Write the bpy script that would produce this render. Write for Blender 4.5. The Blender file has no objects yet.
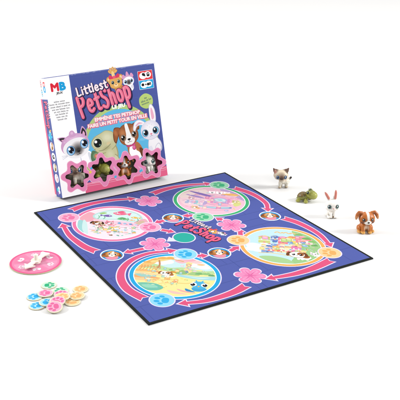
import bpy, bmesh, math, random
import numpy as np
from mathutils import Vector, Matrix, geometry

random.seed(7)
scene = bpy.context.scene
COL = scene.collection

# ------------------------------------------------------------------ camera
F_PX, CAM_H, PITCH, ROLL = 839.593, 0.74669, 0.396515, 0.006242
fw = Vector((0, math.cos(PITCH), -math.sin(PITCH)))
up0 = Vector((0, math.sin(PITCH), math.cos(PITCH)))
rt0 = Vector((1, 0, 0))
rt = rt0 * math.cos(ROLL) + up0 * math.sin(ROLL)
upv = -rt0 * math.sin(ROLL) + up0 * math.cos(ROLL)
CAM = Vector((0, 0, CAM_H))
cd = bpy.data.cameras.new('camera')
cd.sensor_width = 36
cd.lens = 36 * F_PX / 400
cd.clip_start = 0.05
cd.clip_end = 200
cam = bpy.data.objects.new('camera', cd)
COL.objects.link(cam)
m = Matrix((rt, upv, -fw)).transposed().to_4x4()
m.translation = CAM
cam.matrix_world = m
scene.camera = cam


def ray(px, py):
    return fw * F_PX + rt * (px - 200) - upv * (py - 200)


def ground(px, py, z=0.0):
    d = ray(px, py)
    return CAM + d * ((z - CAM_H) / d.z)


def lin(c):
    return c / 12.92 if c <= 0.04045 else ((c + 0.055) / 1.055) ** 2.4


PAPER = 0.75        # how much light white printing stock sends back


def rgb(r, g, b, k=None):
    k = PAPER if k is None else k
    return (lin(r / 255) * k, lin(g / 255) * k, lin(b / 255) * k, 1.0)


# ------------------------------------------------------------------ materials
def new_mat(name):
    mt = bpy.data.materials.new(name)
    mt.use_nodes = True
    nt = mt.node_tree
    return mt, nt, nt.nodes['Principled BSDF']


def noise_bump(nt, bsdf, scale, strength, dist=0.0004):
    tc = nt.nodes.new('ShaderNodeTexCoord')
    nz = nt.nodes.new('ShaderNodeTexNoise')
    nz.inputs['Scale'].default_value = scale
    nz.inputs['Detail'].default_value = 3
    bp = nt.nodes.new('ShaderNodeBump')
    bp.inputs['Strength'].default_value = strength
    bp.inputs['Distance'].default_value = dist
    nt.links.new(tc.outputs['Object'], nz.inputs['Vector'])
    nt.links.new(nz.outputs['Fac'], bp.inputs['Height'])
    nt.links.new(bp.outputs['Normal'], bsdf.inputs['Normal'])
    return nz


def flat_mat(name, col, rough=0.5, bump=(300, 0.1), vary=0.06, spec=0.5):
    mt, nt, b = new_mat(name)
    b.inputs['Roughness'].default_value = rough
    b.inputs['Specular IOR Level'].default_value = spec
    nz = noise_bump(nt, b, *bump)
    rp = nt.nodes.new('ShaderNodeMixRGB')
    rp.inputs[1].default_value = [c * (1 - vary) for c in col[:3]] + [1]
    rp.inputs[2].default_value = [min(1, c * (1 + vary)) for c in col[:3]] + [1]
    nt.links.new(nz.outputs['Fac'], rp.inputs[0])
    nt.links.new(rp.outputs[0], b.inputs['Base Color'])
    return mt


def print_mat(name, rough, bump=(900, 0.12), spec=0.35, vary=0.05):
    """A printed or painted surface: ink colours come from the mesh's own colour layer."""
    mt, nt, b = new_mat(name)
    b.inputs['Roughness'].default_value = rough
    b.inputs['Specular IOR Level'].default_value = spec
    nz = noise_bump(nt, b, *bump)
    at = nt.nodes.new('ShaderNodeVertexColor')
    at.layer_name = 'ink'
    mp = nt.nodes.new('ShaderNodeMapRange')
    mp.inputs['To Min'].default_value = 1 - vary
    mp.inputs['To Max'].default_value = 1 + vary
    nt.links.new(nz.outputs['Fac'], mp.inputs['Value'])
    vm = nt.nodes.new('ShaderNodeVectorMath')
    vm.operation = 'SCALE'
    nt.links.new(at.outputs['Color'], vm.inputs[0])
    nt.links.new(mp.outputs['Result'], vm.inputs['Scale'])
    nt.links.new(vm.outputs['Vector'], b.inputs['Base Color'])
    return mt


M_BOARD = print_mat('printed_board', 0.55, spec=0.12)
M_BOX = print_mat('printed_carton', 0.42, spec=0.15)
M_TOKEN = print_mat('printed_token', 0.5, spec=0.25)
M_TOY = print_mat('painted_vinyl', 0.38, (160, 0.05), 0.45, 0.05)
M_EYE = print_mat('glossy_eye', 0.12, (100, 0.0), 0.6, 0.0)
M_BLACK = flat_mat('black_board_edge', (0.012, 0.016, 0.014), 0.6, spec=0.2)
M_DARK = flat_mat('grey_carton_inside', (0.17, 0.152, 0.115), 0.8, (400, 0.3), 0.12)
M_CARD = flat_mat('cream_chipboard', rgb(236, 228, 200), 0.8, (700, 0.3), 0.1)
M_WHITEP = flat_mat('ivory_plastic', rgb(244, 238, 222, 0.84), 0.3, (200, 0.05), 0.02)

tb, nt, b = new_mat('white_table')
b.inputs['Base Color'].default_value = (0.70, 0.693, 0.682, 1)
b.inputs['Roughness'].default_value = 0.6
b.inputs['Specular IOR Level'].default_value = 0.1
noise_bump(nt, b, 120, 0.04)
M_TABLE = tb


# ------------------------------------------------------------------ scene helpers
def tag(o, label=None, cat=None, group=None, kind=None):
    for k, v in (('label', label), ('category', cat), ('group', group), ('kind', kind)):
        if v:
            o[k] = v
    return o


def empty(name, mat=None):
    o = bpy.data.objects.new(name, None)
    o.empty_display_size = 0.01
    COL.objects.link(o)
    if mat is not None:
        o.matrix_world = mat
    return o


def link(name, me, mats, parent=None, mat=None):
    for x in (mats if isinstance(mats, (list, tuple)) else [mats]):
        me.materials.append(x)
    o = bpy.data.objects.new(name, me)
    COL.objects.link(o)
    if parent:
        o.parent = parent
    if mat is not None:
        o.matrix_local = mat
    return o


def copy_tree(o, parent=None):
    c = o.copy()
    COL.objects.link(c)
    if parent:
        c.parent = parent
    for ch in list(o.children):
        copy_tree(ch, c)
    return c


def mesh(name, verts, faces, smooth=False):
    me = bpy.data.meshes.new(name)
    me.from_pydata([tuple(v) for v in verts], [], faces)
    if smooth:
        for p in me.polygons:
            p.use_smooth = True
    me.update()
    return me


def bevel_box(name, x0, x1, y0, y1, z0, z1, bev=0.0005):
    bm = bmesh.new()
    bmesh.ops.create_cube(bm, size=1)
    for v in bm.verts:
        v.co = Vector((x0 if v.co.x < 0 else x1, y0 if v.co.y < 0 else y1, z0 if v.co.z < 0 else z1))
    bmesh.ops.bevel(bm, geom=bm.edges[:], offset=bev, segments=2, affect='EDGES')
    me = bpy.data.meshes.new(name)
    bm.to_mesh(me)
    bm.free()
    return me


# ------------------------------------------------------------------ flat printing
def catmull(pts, closed=False, n=5):
    P = [np.array(p, float) for p in pts]
    if len(P) < 3:
        return P
    out = []
    N = len(P)
    rng = range(N) if closed else range(N - 1)
    for i in rng:
        if closed:
            a, b_, c, d = P[(i - 1) % N], P[i], P[(i + 1) % N], P[(i + 2) % N]
        else:
            a, b_, c, d = P[max(i - 1, 0)], P[i], P[i + 1], P[min(i + 2, N - 1)]
        for k in range(n):
            t = k / n
            out.append(0.5 * ((2 * b_) + (c - a) * t + (2 * a - 5 * b_ + 4 * c - d) * t * t + (3 * b_ - a - 3 * c + d) * t ** 3))
    if not closed:
        out.append(P[-1])
    return out


_text = {}


def text_tris(s, off):
    key = (s, off)
    if key not in _text:
        cu = bpy.data.curves.new('lettering', 'FONT')
        cu.body = s
        cu.resolution_u = 2
        cu.offset = off
        ob = bpy.data.objects.new('lettering', cu)
        COL.objects.link(ob)
        dg = bpy.context.evaluated_depsgraph_get()
        me = bpy.data.meshes.new_from_object(ob.evaluated_get(dg))
        co = [(v.co.x, v.co.y) for v in me.vertices]
        nxt = {}
        for p in me.polygons:
            vi = list(p.vertices)
            if p.normal.z < 0:
                vi.reverse()
            for i, j in zip(vi, vi[1:] + vi[:1]):
                nxt[(i, j)] = 1
        rim = {}
        for i, j in nxt:
            if (j, i) not in nxt:
                rim.setdefault(i, []).append(j)
        tr = []
        while rim:
            i0 = next(iter(rim))
            loop, i = [], i0
            while True:
                loop.append(co[i])
                j = rim[i].pop()
                if not rim[i]:
                    del rim[i]
                i = j
                if i == i0 or i not in rim:
                    break
            tr.append(loop)
        xs = [c[0] for c in co]
        ys = [c[1] for c in co]
        bpy.data.objects.remove(ob)
        bpy.data.curves.remove(cu)
        bpy.data.meshes.remove(me)
        _text[key] = (tr, min(xs), max(xs), min(ys), max(ys))
    return _text[key]


class Print:
    """Flat artwork: overlapping outlines in, one gap-free sheet of coloured triangles out."""

    def __init__(self):
        self.sh = []
        self.paper = WHITE
        self.frame()

    def frame(self, o=(0, 0), r=(1, 0), u=None):
        self.o, self.r = np.array(o, float), np.array(r, float)
        self.u = np.array(u, float) if u is not None else np.array((-self.r[1], self.r[0]))

    def poly(self, pts, c):
        P = np.array(pts, float)
        P = self.o + P[:, :1] * self.r + P[:, 1:2] * self.u
        self.sh.append(([P], c))

    def ell(self, x, y, rx, ry, c, rot=0.0, n=28):
        a = np.linspace(0, 2 * np.pi, n, endpoint=False) + 0.013
        ex, ey = rx * np.cos(a), ry * np.sin(a)
        cr, sr = math.cos(rot), math.sin(rot)
        self.poly(np.c_[x + ex * cr - ey * sr, y + ex * sr + ey * cr], c)

    def rect(self, x0, y0, x1, y1, c):
        self.poly([(x0, y0), (x1, y0), (x1, y1), (x0, y1)], c)

    def rrect(self, x0, y0, x1, y1, r, c):
        pts = []
        for cx, cy, a0 in ((x1 - r, y1 - r, 0), (x0 + r, y1 - r, 90), (x0 + r, y0 + r, 180), (x1 - r, y0 + r, 270)):
            for k in range(5):
                a = math.radians(a0 + k * 22.5)
                pts.append((cx + r * math.cos(a), cy + r * math.sin(a)))
        self.poly(pts, c)

    def blob(self, pts, c, n=5):
        self.poly(catmull(pts, True, n), c)

    def stroke(self, pts, w, c, w2=None, smooth=True, closed=False, n=5, cap=True):
        P = catmull(pts, closed, n) if smooth else [np.array(p, float) for p in pts]
        if closed:
            P = P + [P[0], P[1]]
        P = np.array(P)
        d = np.gradient(P, axis=0)
        ln = np.hypot(d[:, 0], d[:, 1])
        ln[ln == 0] = 1
        d = d / ln[:, None]
        nn = np.c_[-d[:, 1], d[:, 0]]
        ws = np.linspace(w, w if w2 is None else w2, len(P))[:, None] / 2
        Lp, Rp = P + nn * ws, P - nn * ws
        pts = list(Lp)
        if cap and not closed:
            pts += self._cap(P[-1], d[-1], ws[-1, 0])
        pts += list(Rp[::-1])
        if cap and not closed:
            pts += self._cap(P[0], -d[0], ws[0, 0])
        self.poly(pts, c)

    @staticmethod
    def _cap(p, d, r):
        a0 = math.atan2(d[1], d[0])
        return [np.array((p[0] + r * math.cos(a0 + a), p[1] + r * math.sin(a0 + a))) for a in (1.05, 0.52, 0, -0.52, -1.05)]

    def arrow(self, pts, w, hw, hl, c, w2=None, edge=None, ec=None, notch=0.0):
        """A tapering band that ends in an arrow head; an edge colour grows the same outline."""
        P = np.array(catmull(pts, False, 6) if len(pts) > 2 else pts, float)
        d = np.gradient(P, axis=0)
        d /= np.hypot(d[:, 0], d[:, 1])[:, None]
        nn = np.c_[-d[:, 1], d[:, 0]]

        def outline(g):
            ws = np.linspace(w, w if w2 is None else w2, len(P))[:, None] / 2 + g
            Q = P.copy()
            Q[0] = P[0] - d[0] * g
            Lp, Rp = Q + nn * ws, Q - nn * ws
            e, de, ne = P[-1], d[-1], nn[-1]
            b0 = e - de * g
            head = [b0 + ne * (hw / 2 + g * 2.0), e + de * (hl + g * 1.9), b0 - ne * (hw / 2 + g * 2.0)]
            tail = [Q[0] + d[0] * notch] if notch else []
            return list(Lp[:-1]) + [b0 + ne * ws[-1]] + head + [b0 - ne * ws[-1]] + list(Rp[:-1][::-1]) + tail

        if edge:
            self.poly(outline(edge), ec)
        self.poly(outline(0), c)

    def text(self, s, x, y, h, c, off=0.0, align='l', width=None, ital=0.0, dil=0.0):
        tr, x0, x1, y0, y1 = text_tris(s, off)
        tr0, a0, a1, b0, b1 = text_tris('H', 0.0)
        k = h / (b1 - b0)
        kx = k if width is None else width / (x1 - x0)
        sx = {'l': -x0 * kx, 'c': -(x0 + x1) / 2 * kx, 'r': -x1 * kx}[align]
        steps = [(0, 0)] + ([(dil * math.cos(q * math.pi / 4), dil * math.sin(q * math.pi / 4)) for q in range(8)] if dil else [])
        for dx, dy in steps:
            loops = []
            for t in tr:
                P = np.array([(x + dx + sx + p[0] * kx + ital * p[1] * k, y + dy + p[1] * k) for p in t])
                loops.append(self.o + P[:, :1] * self.r + P[:, 1:2] * self.u)
            self.sh.append((loops, c))

    def build(self, name, tomap, smooth=False):
        vs, es = [], []
        for P in [q for loops, c in self.sh for q in loops]:
            n0 = len(vs)
            n = len(P)
            vs += [Vector((float(p[0]), float(p[1]))) for p in P]
            es += [(n0 + i, n0 + (i + 1) % n) for i in range(n)]
        ov, oe, of, _, _, _ = geometry.delaunay_2d_cdt(vs, es, [], 0, 1e-5)
        V = np.array([(v.x, v.y) for v in ov])
        T = np.array(of)
        A, B, C = V[T[:, 0]], V[T[:, 1]], V[T[:, 2]]
        cen = (A + B + C) / 3
        area = 0.5 * ((B[:, 0] - A[:, 0]) * (C[:, 1] - A[:, 1]) - (B[:, 1] - A[:, 1]) * (C[:, 0] - A[:, 0]))
        top = np.full(len(T), -1)
        for k, (loops, c) in enumerate(self.sh):
            P = np.concatenate(loops)
            Q = np.concatenate([np.roll(q, -1, 0) for q in loops])
            lo, hi = P.min(0), P.max(0)
            ix = np.where((cen[:, 0] > lo[0]) & (cen[:, 0] < hi[0]) & (cen[:, 1] > lo[1]) & (cen[:, 1] < hi[1]))[0]
            if not len(ix):
                continue
            q = cen[ix]
            wn = np.zeros(len(ix), int)
            for i in range(len(P)):
                a, b_ = P[i], Q[i]
                s = (b_[0] - a[0]) * (q[:, 1] - a[1]) - (q[:, 0] - a[0]) * (b_[1] - a[1])
                wn += ((a[1] <= q[:, 1]) & (b_[1] > q[:, 1]) & (s > 0)).astype(int)
                wn -= ((a[1] > q[:, 1]) & (b_[1] <= q[:, 1]) & (s < 0)).astype(int)
            top[ix[wn != 0]] = k
        keep = np.array([t >= 0 and self.sh[t][1] is not None for t in top]) & (np.abs(area) > 1e-9)
        T, top, area = T[keep], top[keep], area[keep]
        T[area < 0] = T[area < 0][:, ::-1]
        used = np.unique(T)
        remap = np.zeros(len(V), int)
        remap[used] = np.arange(len(used))
        me = mesh(name, [tomap(*V[i]) for i in used], [tuple(int(remap[i]) for i in t) for t in T])
        at = me.color_attributes.new('ink', 'FLOAT_COLOR', 'CORNER')
        cols = np.zeros((len(T), 3, 4), np.float32)
        for i, t in enumerate(top):
            cols[i, :, :] = self.sh[t][1]
        at.data.foreach_set('color', cols.ravel())
        return me


def paw(pr, x, y, s, ang, c):
    """Pad and four toes; the toes point along ang."""
    ca, sa = math.cos(ang), math.sin(ang)

    def at(a, b_):
        return x + s * (a * ca - b_ * sa), y + s * (a * sa + b_ * ca)
    pr.blob([at(*q) for q in ((-0.7, 0), (-0.58, 0.44), (-0.12, 0.48), (0.06, 0), (-0.12, -0.48), (-0.58, -0.44))], c)
    for a, b_, r in ((0.1, 0.68, 0.25), (0.52, 0.29, 0.27), (0.52, -0.29, 0.27), (0.1, -0.68, 0.25)):
        px, py = at(a, b_)
        pr.ell(px, py, s * r * 1.15, s * r * 0.85, c, ang, 14)


def flower_pts(x, y, r, r2, n, a0, sub=5):
    pts = []
    for k in range(n * sub * 2):
        a = a0 + k * math.pi / (n * sub)
        w = abs(math.cos((a - a0) * n / 2)) ** 0.55
        rr = r2 + (r - r2) * w
        pts.append((x + rr * math.cos(a), y + rr * math.sin(a)))
    return pts


WHITE = rgb(252, 252, 252, 0.86)
NAVY = rgb(30, 30, 70)
INK = rgb(24, 22, 26)

# playful lettering, one list of strokes per letter: (points, closed), plus the advance
GL = {
    'L': ([([(0.02, 1.0), (0.04, 0.5), (0.03, 0.03), (0.25, 0.0), (0.5, 0.06)], 0)], 0.62),
    'i': ([([(0.05, 0.6), (0.06, 0.3), (0.05, 0.0)], 0), ([(0.05, 0.88), (0.06, 0.9)], 0)], 0.24),
    't': ([([(0.2, 0.95), (0.19, 0.4), (0.22, 0.05), (0.42, 0.04)], 0), ([(0.0, 0.64), (0.42, 0.68)], 0)], 0.5),
    'l': ([([(0.05, 1.02), (0.04, 0.5), (0.06, 0.0)], 0)], 0.24),
    'e': ([([(0.06, 0.32), (0.32, 0.34), (0.5, 0.4), (0.42, 0.62), (0.22, 0.66), (0.05, 0.42), (0.1, 0.1), (0.32, 0.0), (0.52, 0.1)], 0)], 0.66),
    's': ([([(0.42, 0.58), (0.24, 0.67), (0.07, 0.52), (0.25, 0.35), (0.41, 0.18), (0.24, 0.0), (0.03, 0.08)], 0)], 0.56),
    'P': ([([(0.08, 1.0), (0.08, 0.5), (0.12, -0.12)], 0), ([(0.08, 0.98), (0.38, 1.04), (0.6, 0.8), (0.46, 0.54), (0.12, 0.46)], 0)], 0.74),
    'S': ([([(0.56, 0.86), (0.36, 1.05), (0.1, 0.9), (0.16, 0.64), (0.44, 0.46), (0.56, 0.2), (0.34, -0.04), (0.02, 0.1)], 0)], 0.72),
    'h': ([([(0.05, 1.12), (0.06, 0.5), (0.06, 0.0)], 0), ([(0.06, 0.38), (0.24, 0.6), (0.42, 0.5), (0.44, 0.2), (0.46, 0.0)], 0)], 0.6),
    'o': ([([(0.26, 0.64), (0.06, 0.5), (0.08, 0.12), (0.3, 0.0), (0.5, 0.2), (0.46, 0.54)], 1)], 0.62),
    'p': ([([(0.06, 0.64), (0.06, 0.2), (0.1, -0.5)], 0), ([(0.06, 0.5), (0.26, 0.66), (0.5, 0.48), (0.46, 0.14), (0.26, 0.0), (0.08, 0.1)], 0)], 0.62),
}


def letters(pr, s, ex, ey, w, layers, jig=(0,)):
    """layers: (dx, dy, extra width, colour). Drawn in the print's present frame from (0, 0)."""
    for dx, dy, ew, c in layers:
        x = 0
        for i, ch in enumerate(s):
            st, adv = GL[ch]
            j = jig[i % len(jig)]
            for pts, cl in st:
                pr.stroke([(x + p[0] * ex + dx, p[1] * ey + dy + j * ey) for p in pts], w + ew, c, closed=bool(cl), n=4)
            x += adv * ex + w * 0.55


def shade(pr, x, y, rx, ry, c0, c1, n=7, rot=0.0, dx=0.0, dy=0.0):
    """Airbrushed printing: nested ellipses stepping from ink c0 at the rim to c1 inside."""
    for k in range(n):
        t = (k + 1) / n
        q = 1 - 0.75 * k / n
        pr.ell(x + dx * t, y + dy * t, rx * q, ry * q, tuple(a + (b_ - a) * t for a, b_ in zip(c0, c1)), rot, 24)


def word_marks(pr, x, y, width, h, c, seed):
    """A line of print too small to read: upright strokes in word groups."""
    r = random.Random(seed)
    cx = x - width / 2
    while cx < x + width / 2 - h * 0.5:
        n = r.randint(2, 7)
        for k in range(n):
            a, t, q = h * r.choice((0.42, 0.5, 0.56)), r.random(), h * 0.17
            if t < 0.28:        # round
                pr.ell(cx + a / 2, y + h * 0.35, a / 2 + 0.08, h * 0.37, c, 0, 10)
                pr.ell(cx + a / 2, y + h * 0.35, a / 2 - q * 0.8, h * 0.2, pr.paper, 0, 8)
            elif t < 0.6:       # arch
                pr.rect(cx, y, cx + q, y + h * 0.72, c)
                pr.rect(cx + a - q, y, cx + a, y + h * 0.6, c)
                pr.rect(cx + q, y + h * 0.54, cx + a - q * 0.6, y + h * 0.72, c)
            elif t < 0.8:       # open curve
                pr.ell(cx + a / 2, y + h * 0.35, a / 2, h * 0.37, c, 0, 10)
                pr.rect(cx + q, y + h * 0.4, cx + a - q, y + h * 0.55, pr.paper)
                pr.rect(cx + a * 0.5, y + h * 0.14, cx + a * 1.05, y + h * 0.26, pr.paper)
            else:               # upright
                pr.rect(cx, y, cx + q * 1.1, y + h * r.choice((0.72, 1.0)), c)
                a = q * 1.2
            cx += a + h * 0.13
            if cx > x + width / 2:
                break
        cx += h * 0.45


# ------------------------------------------------------------------ setting
S_ = 30.0
g = mesh('table_surface', [(-S_, -S_, 0), (S_, -S_, 0), (S_, S_, 0), (-S_, S_, 0)], [(0, 1, 2, 3)])
tag(link('table_surface', g, M_TABLE), kind='structure')

# ------------------------------------------------------------------ game board
BW, BH, BT = 0.5, 0.5 * 1.0984246, 0.0025
BYAW = 0.5381848
BM = Matrix.Translation((-0.0120034, 1.5939578, 0)) @ Matrix.Rotation(BYAW, 4, 'Z')
BMI = BM.inverted()


def G(px, py):
    """Photograph point to board units (0..100 both ways)."""
    p = BMI @ ground(px, py, BT)
    return np.array((p.x / BW * 100 + 50, p.y / BH * 100 + 50))


def board_map(x, y):
    return ((x / 100 - 0.5) * BW, (y / 100 - 0.5) * BH, BT)


PAPER = 0.65
BLUE = rgb(77, 90, 162, 0.75)
ROSE = rgb(228, 86, 130)
PINKL = rgb(248, 176, 206)
EDGE = rgb(238, 226, 246)

pr = Print()
pr.rect(0.05, 0.05, 99.95, 99.95, rgb(22, 28, 26))
pr.rect(1.0, 0.95, 99.0, 99.05, BLUE)
# faint tile pattern of the blue ground and the fold
r_ = random.Random(3)
BLUE2 = rgb(69, 82, 150, 0.75)
for k in range(1, 9):
    pr.rect(1.0, k * 11.1 - 0.22, 99.0, k * 11.1 + 0.22, BLUE2)
for j in range(9):
    for k in range(5):
        x = (k + 0.5 * (j % 2)) * 22 + 3
        if 1.4 < x < 98.4:
            pr.rect(x - 0.2, j * 11.1 + 0.22 + (0.8 if j == 0 else 0), x + 0.2, min(98.9, (j + 1) * 11.1 - 0.22), BLUE2)
pr.rect(49.88, 1.0, 50.12, 99.0, rgb(58, 72, 140, 0.75))
pr.rect(1.0, 49.88, 99.0, 50.12, rgb(58, 72, 140, 0.75))

CIRC = {'blue': (25.0, 24.2), 'orange': (75.3, 24.6), 'pink': (25.2, 74.6), 'green': (75.0, 74.8)}
RING = {'blue': rgb(28, 170, 226), 'orange': rgb(245, 178, 92), 'pink': rgb(238, 122, 168), 'green': rgb(62, 180, 116)}
VIEW_R, VIEW_U = np.array((0.785, -0.62)), np.array((0.62, 0.785))
RC = 16.8


def arc(c, r0, r1, a0, a1, n=7):
    cx, cy = CIRC[c]
    out = []
    for k in range(n):
        t = k / (n - 1)
        a = math.radians(a0 + (a1 - a0) * t)
        r = r0 + (r1 - r0) * t
        out.append((cx + r * math.cos(a), cy + r * math.sin(a)))
    return out


def band(pts, w=3.6, w2=1.6):
    pr.arrow(pts, w, 4.2, 3.3, ROSE, w2=w2, edge=0.45, ec=EDGE, notch=1.1)


band(arc('blue', 20.4, 19.4, 207, 66))
band([(44.0, 5.9), (38.5, 4.3), (32, 3.6), (25, 3.8), (18.6, 5.6)])
band([(7.8, 54.5), (5.6, 60), (4.6, 67), (4.4, 73), (5.6, 80.6)])
band([(15.2, 94.4), (21, 96.0), (28, 96.5), (36, 95.6), (43.2, 93.4)])
band([(55.4, 93.6), (62, 95.2), (69, 95.6), (76, 94.6), (83.2, 92.2)])
band([(92.4, 82.2), (95.2, 75), (96.0, 68), (95, 61), (92.2, 56.2)])
band([tuple(G(283, 218)), tuple(G(296, 222)), tuple(G(309, 228)), tuple(G(320, 235)), tuple(G(328.0, 243.2))])
band([tuple(G(331, 260)), tuple(G(315, 267.5)), tuple(G(298, 273)), tuple(G(284, 276)), tuple(G(274, 277.6))])


def small(a, b_, c=ROSE, w=1.9):
    a, b_ = G(*a), G(*b_)
    d = (b_ - a) / np.linalg.norm(b_ - a)
    L = 2.6 if np.linalg.norm(b_ - a) > 5 else np.linalg.norm(b_ - a) * 0.55
    pr.arrow([tuple(a), tuple((a + b_ - d * L) / 2), tuple(b_ - d * L)], w, 3.9, L, c, edge=0.4, ec=EDGE)


small((150, 247.3), (124, 252.8))
small((196.5, 255.8), (208, 255.5))
small((230, 251), (239, 246.3))
small((240.6, 236), (240, 229.0))
small((224.6, 220.8), (215.5, 217.6))
small((193.5, 215.6), (182, 215.7))
small((165.5, 220.2), (154.5, 223.0))
small((161.5, 229.8), (174.8, 232.2))
small((176.5, 237.8), (168.0, 241.0), rgb(222, 232, 244), 1.3)

# the four picture circles
for nm, (cx, cy) in CIRC.items():
    pr.frame((cx, cy), VIEW_R, VIEW_U)
    pr.ell(0, 0, RC + 0.45, RC + 0.45, EDGE, 0, 72)
    pr.ell(0, 0, RC, RC, RING[nm], 0, 72)
    pr.ell(0, 0, RC - 1.45, RC - 1.45, WHITE, 0, 72)
RI = RC - 1.75


def inside(cx, cy, pts):
    """Keep a picture's outline inside its own circle."""
    out = []
    for x, y in pts:
        d = math.hypot(x, y)
        if d > RI:
            x, y = x * RI / d, y * RI / d
        out.append((x, y))
    return out


def disc_poly(x0, x1, y0, y1, c, wob=0.0, n=40):
    """A piece of the picture disc between two heights."""
    pts = []
    for k in range(n + 1):
        x = x0 + (x1 - x0) * k / n
        pts.append((x, y0 + wob * math.sin(x * 0.9)))
    for k in range(n, -1, -1):
        x = x0 + (x1 - x0) * k / n
        pts.append((x, y1 + wob * 1.2 * math.sin(x * 0.7 + 1)))
    pr.poly(inside(0, 0, pts), c)


def blob_in(pts, c):
    pr.poly(inside(0, 0, [tuple(p) for p in catmull(pts, True, 5)]), c)


def collage(n, x0, x1, y0, y1, pal, smin, smax, seed, lim=13.4):
    """A busy jumble of small drawn things: boxes, awnings, balls and leaves with a darker keyline."""
    q = random.Random(seed)
    for k in range(n):
        x, y, sz = q.uniform(x0, x1), q.uniform(y0, y1), q.uniform(smin, smax)
        if math.hypot(x, y) > lim - sz:
            continue
        c = q.choice(pal)
        d_ = tuple(v * 0.62 for v in c[:3]) + (1,)
        l_ = tuple(v + (0.66 - v) * 0.45 for v in c[:3]) + (1,)
        kind = q.random()
        if kind < 0.34:
            w_, h_ = sz * q.uniform(0.6, 1.0), sz * q.uniform(0.7, 1.3)
            pr.rrect(x - w_ - 0.09, y - h_ - 0.09, x + w_ + 0.09, y + h_ + 0.09, 0.2, d_)
            pr.rrect(x - w_, y - h_, x + w_, y + h_, 0.18, c)
            pr.rect(x - w_ * 0.6, y + h_ * 0.1, x + w_ * 0.6, y + h_ * 0.6, l_)
            pr.poly([(x - w_ * 1.2, y + h_), (x, y + h_ * 1.7), (x + w_ * 1.2, y + h_)], q.choice(pal))
        elif kind < 0.6:
            pr.ell(x, y, sz * 0.9 + 0.08, sz * 0.72 + 0.08, d_, 0, 14)
            pr.ell(x, y, sz * 0.9, sz * 0.72, c, 0, 14)
            pr.ell(x - 0.25 * sz, y + 0.22 * sz, sz * 0.36, sz * 0.26, l_, 0, 10)
        elif kind < 0.8:
            pr.blob([(x - sz, y - sz * 0.4), (x - sz * 0.3, y + sz * 0.7), (x + sz, y + sz * 0.3), (x + sz * 0.3, y - sz * 0.6)], c)
            pr.stroke([(x - sz * 0.7, y - sz * 0.2), (x, y + sz * 0.1), (x + sz * 0.7, y + sz * 0.15)], 0.14, d_, n=3)
        else:
            pr.stroke([(x - sz, y), (x - sz * 0.2, y + sz * 0.5), (x + sz, y - sz * 0.2)], 0.22, c, n=3)
            pr.ell(x + sz, y, sz * 0.3, sz * 0.26, l_, 0, 10)


def mini_pet(x, y, s, fur, patch=None, ear=None, eye=INK, lie=True):
    """A small printed animal: body, head, ears, eyes."""
    ear = ear or fur
    out = rgb(120, 84, 60)
    pr.ell(x + 0.75 * s, y - 0.55 * s, 0.95 * s, 0.6 * s, fur, -0.1, 18)
    for k in (0.15, 0.6, 1.2):
        pr.ell(x + k * s, y - 1.0 * s, 0.2 * s, 0.34 * s, fur, 0, 10)
    if patch:
        pr.ell(x + 1.1 * s, y - 0.42 * s, 0.45 * s, 0.36 * s, patch, 0.3, 12)
    for q in (-1, 1):
        if ear is fur:
            pr.ell(x + q * 0.6 * s, y + 0.75 * s, 0.26 * s, 0.5 * s, ear, -q * 0.4, 12)
        else:
            pr.ell(x + q * 0.98 * s, y + 0.12 * s, 0.3 * s, 0.62 * s, ear, q * 0.35, 12)
    pr.ell(x, y, 0.98 * s, 0.82 * s, out, 0, 20)
    pr.ell(x, y, 0.92 * s, 0.76 * s, fur, 0, 20)
    if patch:
        pr.ell(x + 0.42 * s, y + 0.16 * s, 0.42 * s, 0.46 * s, patch, 0.2, 14)
        pr.ell(x, y - 0.3 * s, 0.36 * s, 0.3 * s, WHITE, 0, 12)
    for q in (-1, 1):
        pr.ell(x + q * 0.42 * s, y + 0.02 * s, 0.2 * s, 0.24 * s, eye, 0, 12)
        pr.ell(x + q * 0.42 * s - 0.06 * s, y + 0.1 * s, 0.07 * s, 0.08 * s, WHITE, 0, 8)
    pr.ell(x, y - 0.22 * s, 0.1 * s, 0.07 * s, INK, 0, 8)


# blue circle: a park
pr.frame(CIRC['blue'], VIEW_R, VIEW_U)
pr.ell(0, 0, RI, RI, rgb(250, 236, 158), 0, 64)
disc_poly(-15.2, 15.2, 5.2, 15.2, rgb(206, 236, 238), 0.6)
for x, y, rx, ry in ((-7, 8.8, 3.6, 1.8), (-4.5, 10, 3, 2), (7.5, 9.2, 4, 2.0), (10, 7.8, 2.6, 1.4), (0.5, 12.4, 2.4, 1.1)):
    pr.ell(x, y, rx, ry, rgb(248, 250, 250), 0, 18)
blob_in([(-15, 6), (-9, 7.6), (-3, 5.4), (3, 6.6), (9, 4.8), (15, 6), (15, 3.6), (6, 3.2), (-2, 2.6), (-10, 3.8), (-15, 3)], rgb(188, 222, 160))
blob_in([(-14, 9), (-9, 12.5), (-8, 9), (-11, 5), (-14, 3)], rgb(246, 196, 122))
blob_in([(-12, 10), (-4, 14.2), (-2, 12.6), (-9, 8.6)], rgb(250, 214, 140))
for k, (y, c) in enumerate(((1.4, rgb(248, 188, 120)), (-0.8, rgb(252, 214, 160)), (-3.2, rgb(244, 172, 112)), (-5.2, rgb(250, 206, 150)))):
    blob_in([(-15, y + 1.3), (-9, y + 1.0), (-3 - k, y + 0.3), (-4 - k, y - 0.4), (-10, y - 0.5), (-15, y - 0.6)], c)
blob_in([(-14.8, -1.4), (-11, -0.9), (-8, -2.2), (-12, -3.2)], rgb(158, 208, 200))
blob_in([(-13, -8), (-7, -7), (-3, -9.4), (-5, -12), (-10, -12)], rgb(116, 196, 172))
blob_in([(-11, -8.8), (-7, -8.2), (-5, -9.8), (-9, -10.6)], rgb(152, 216, 190))
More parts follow.
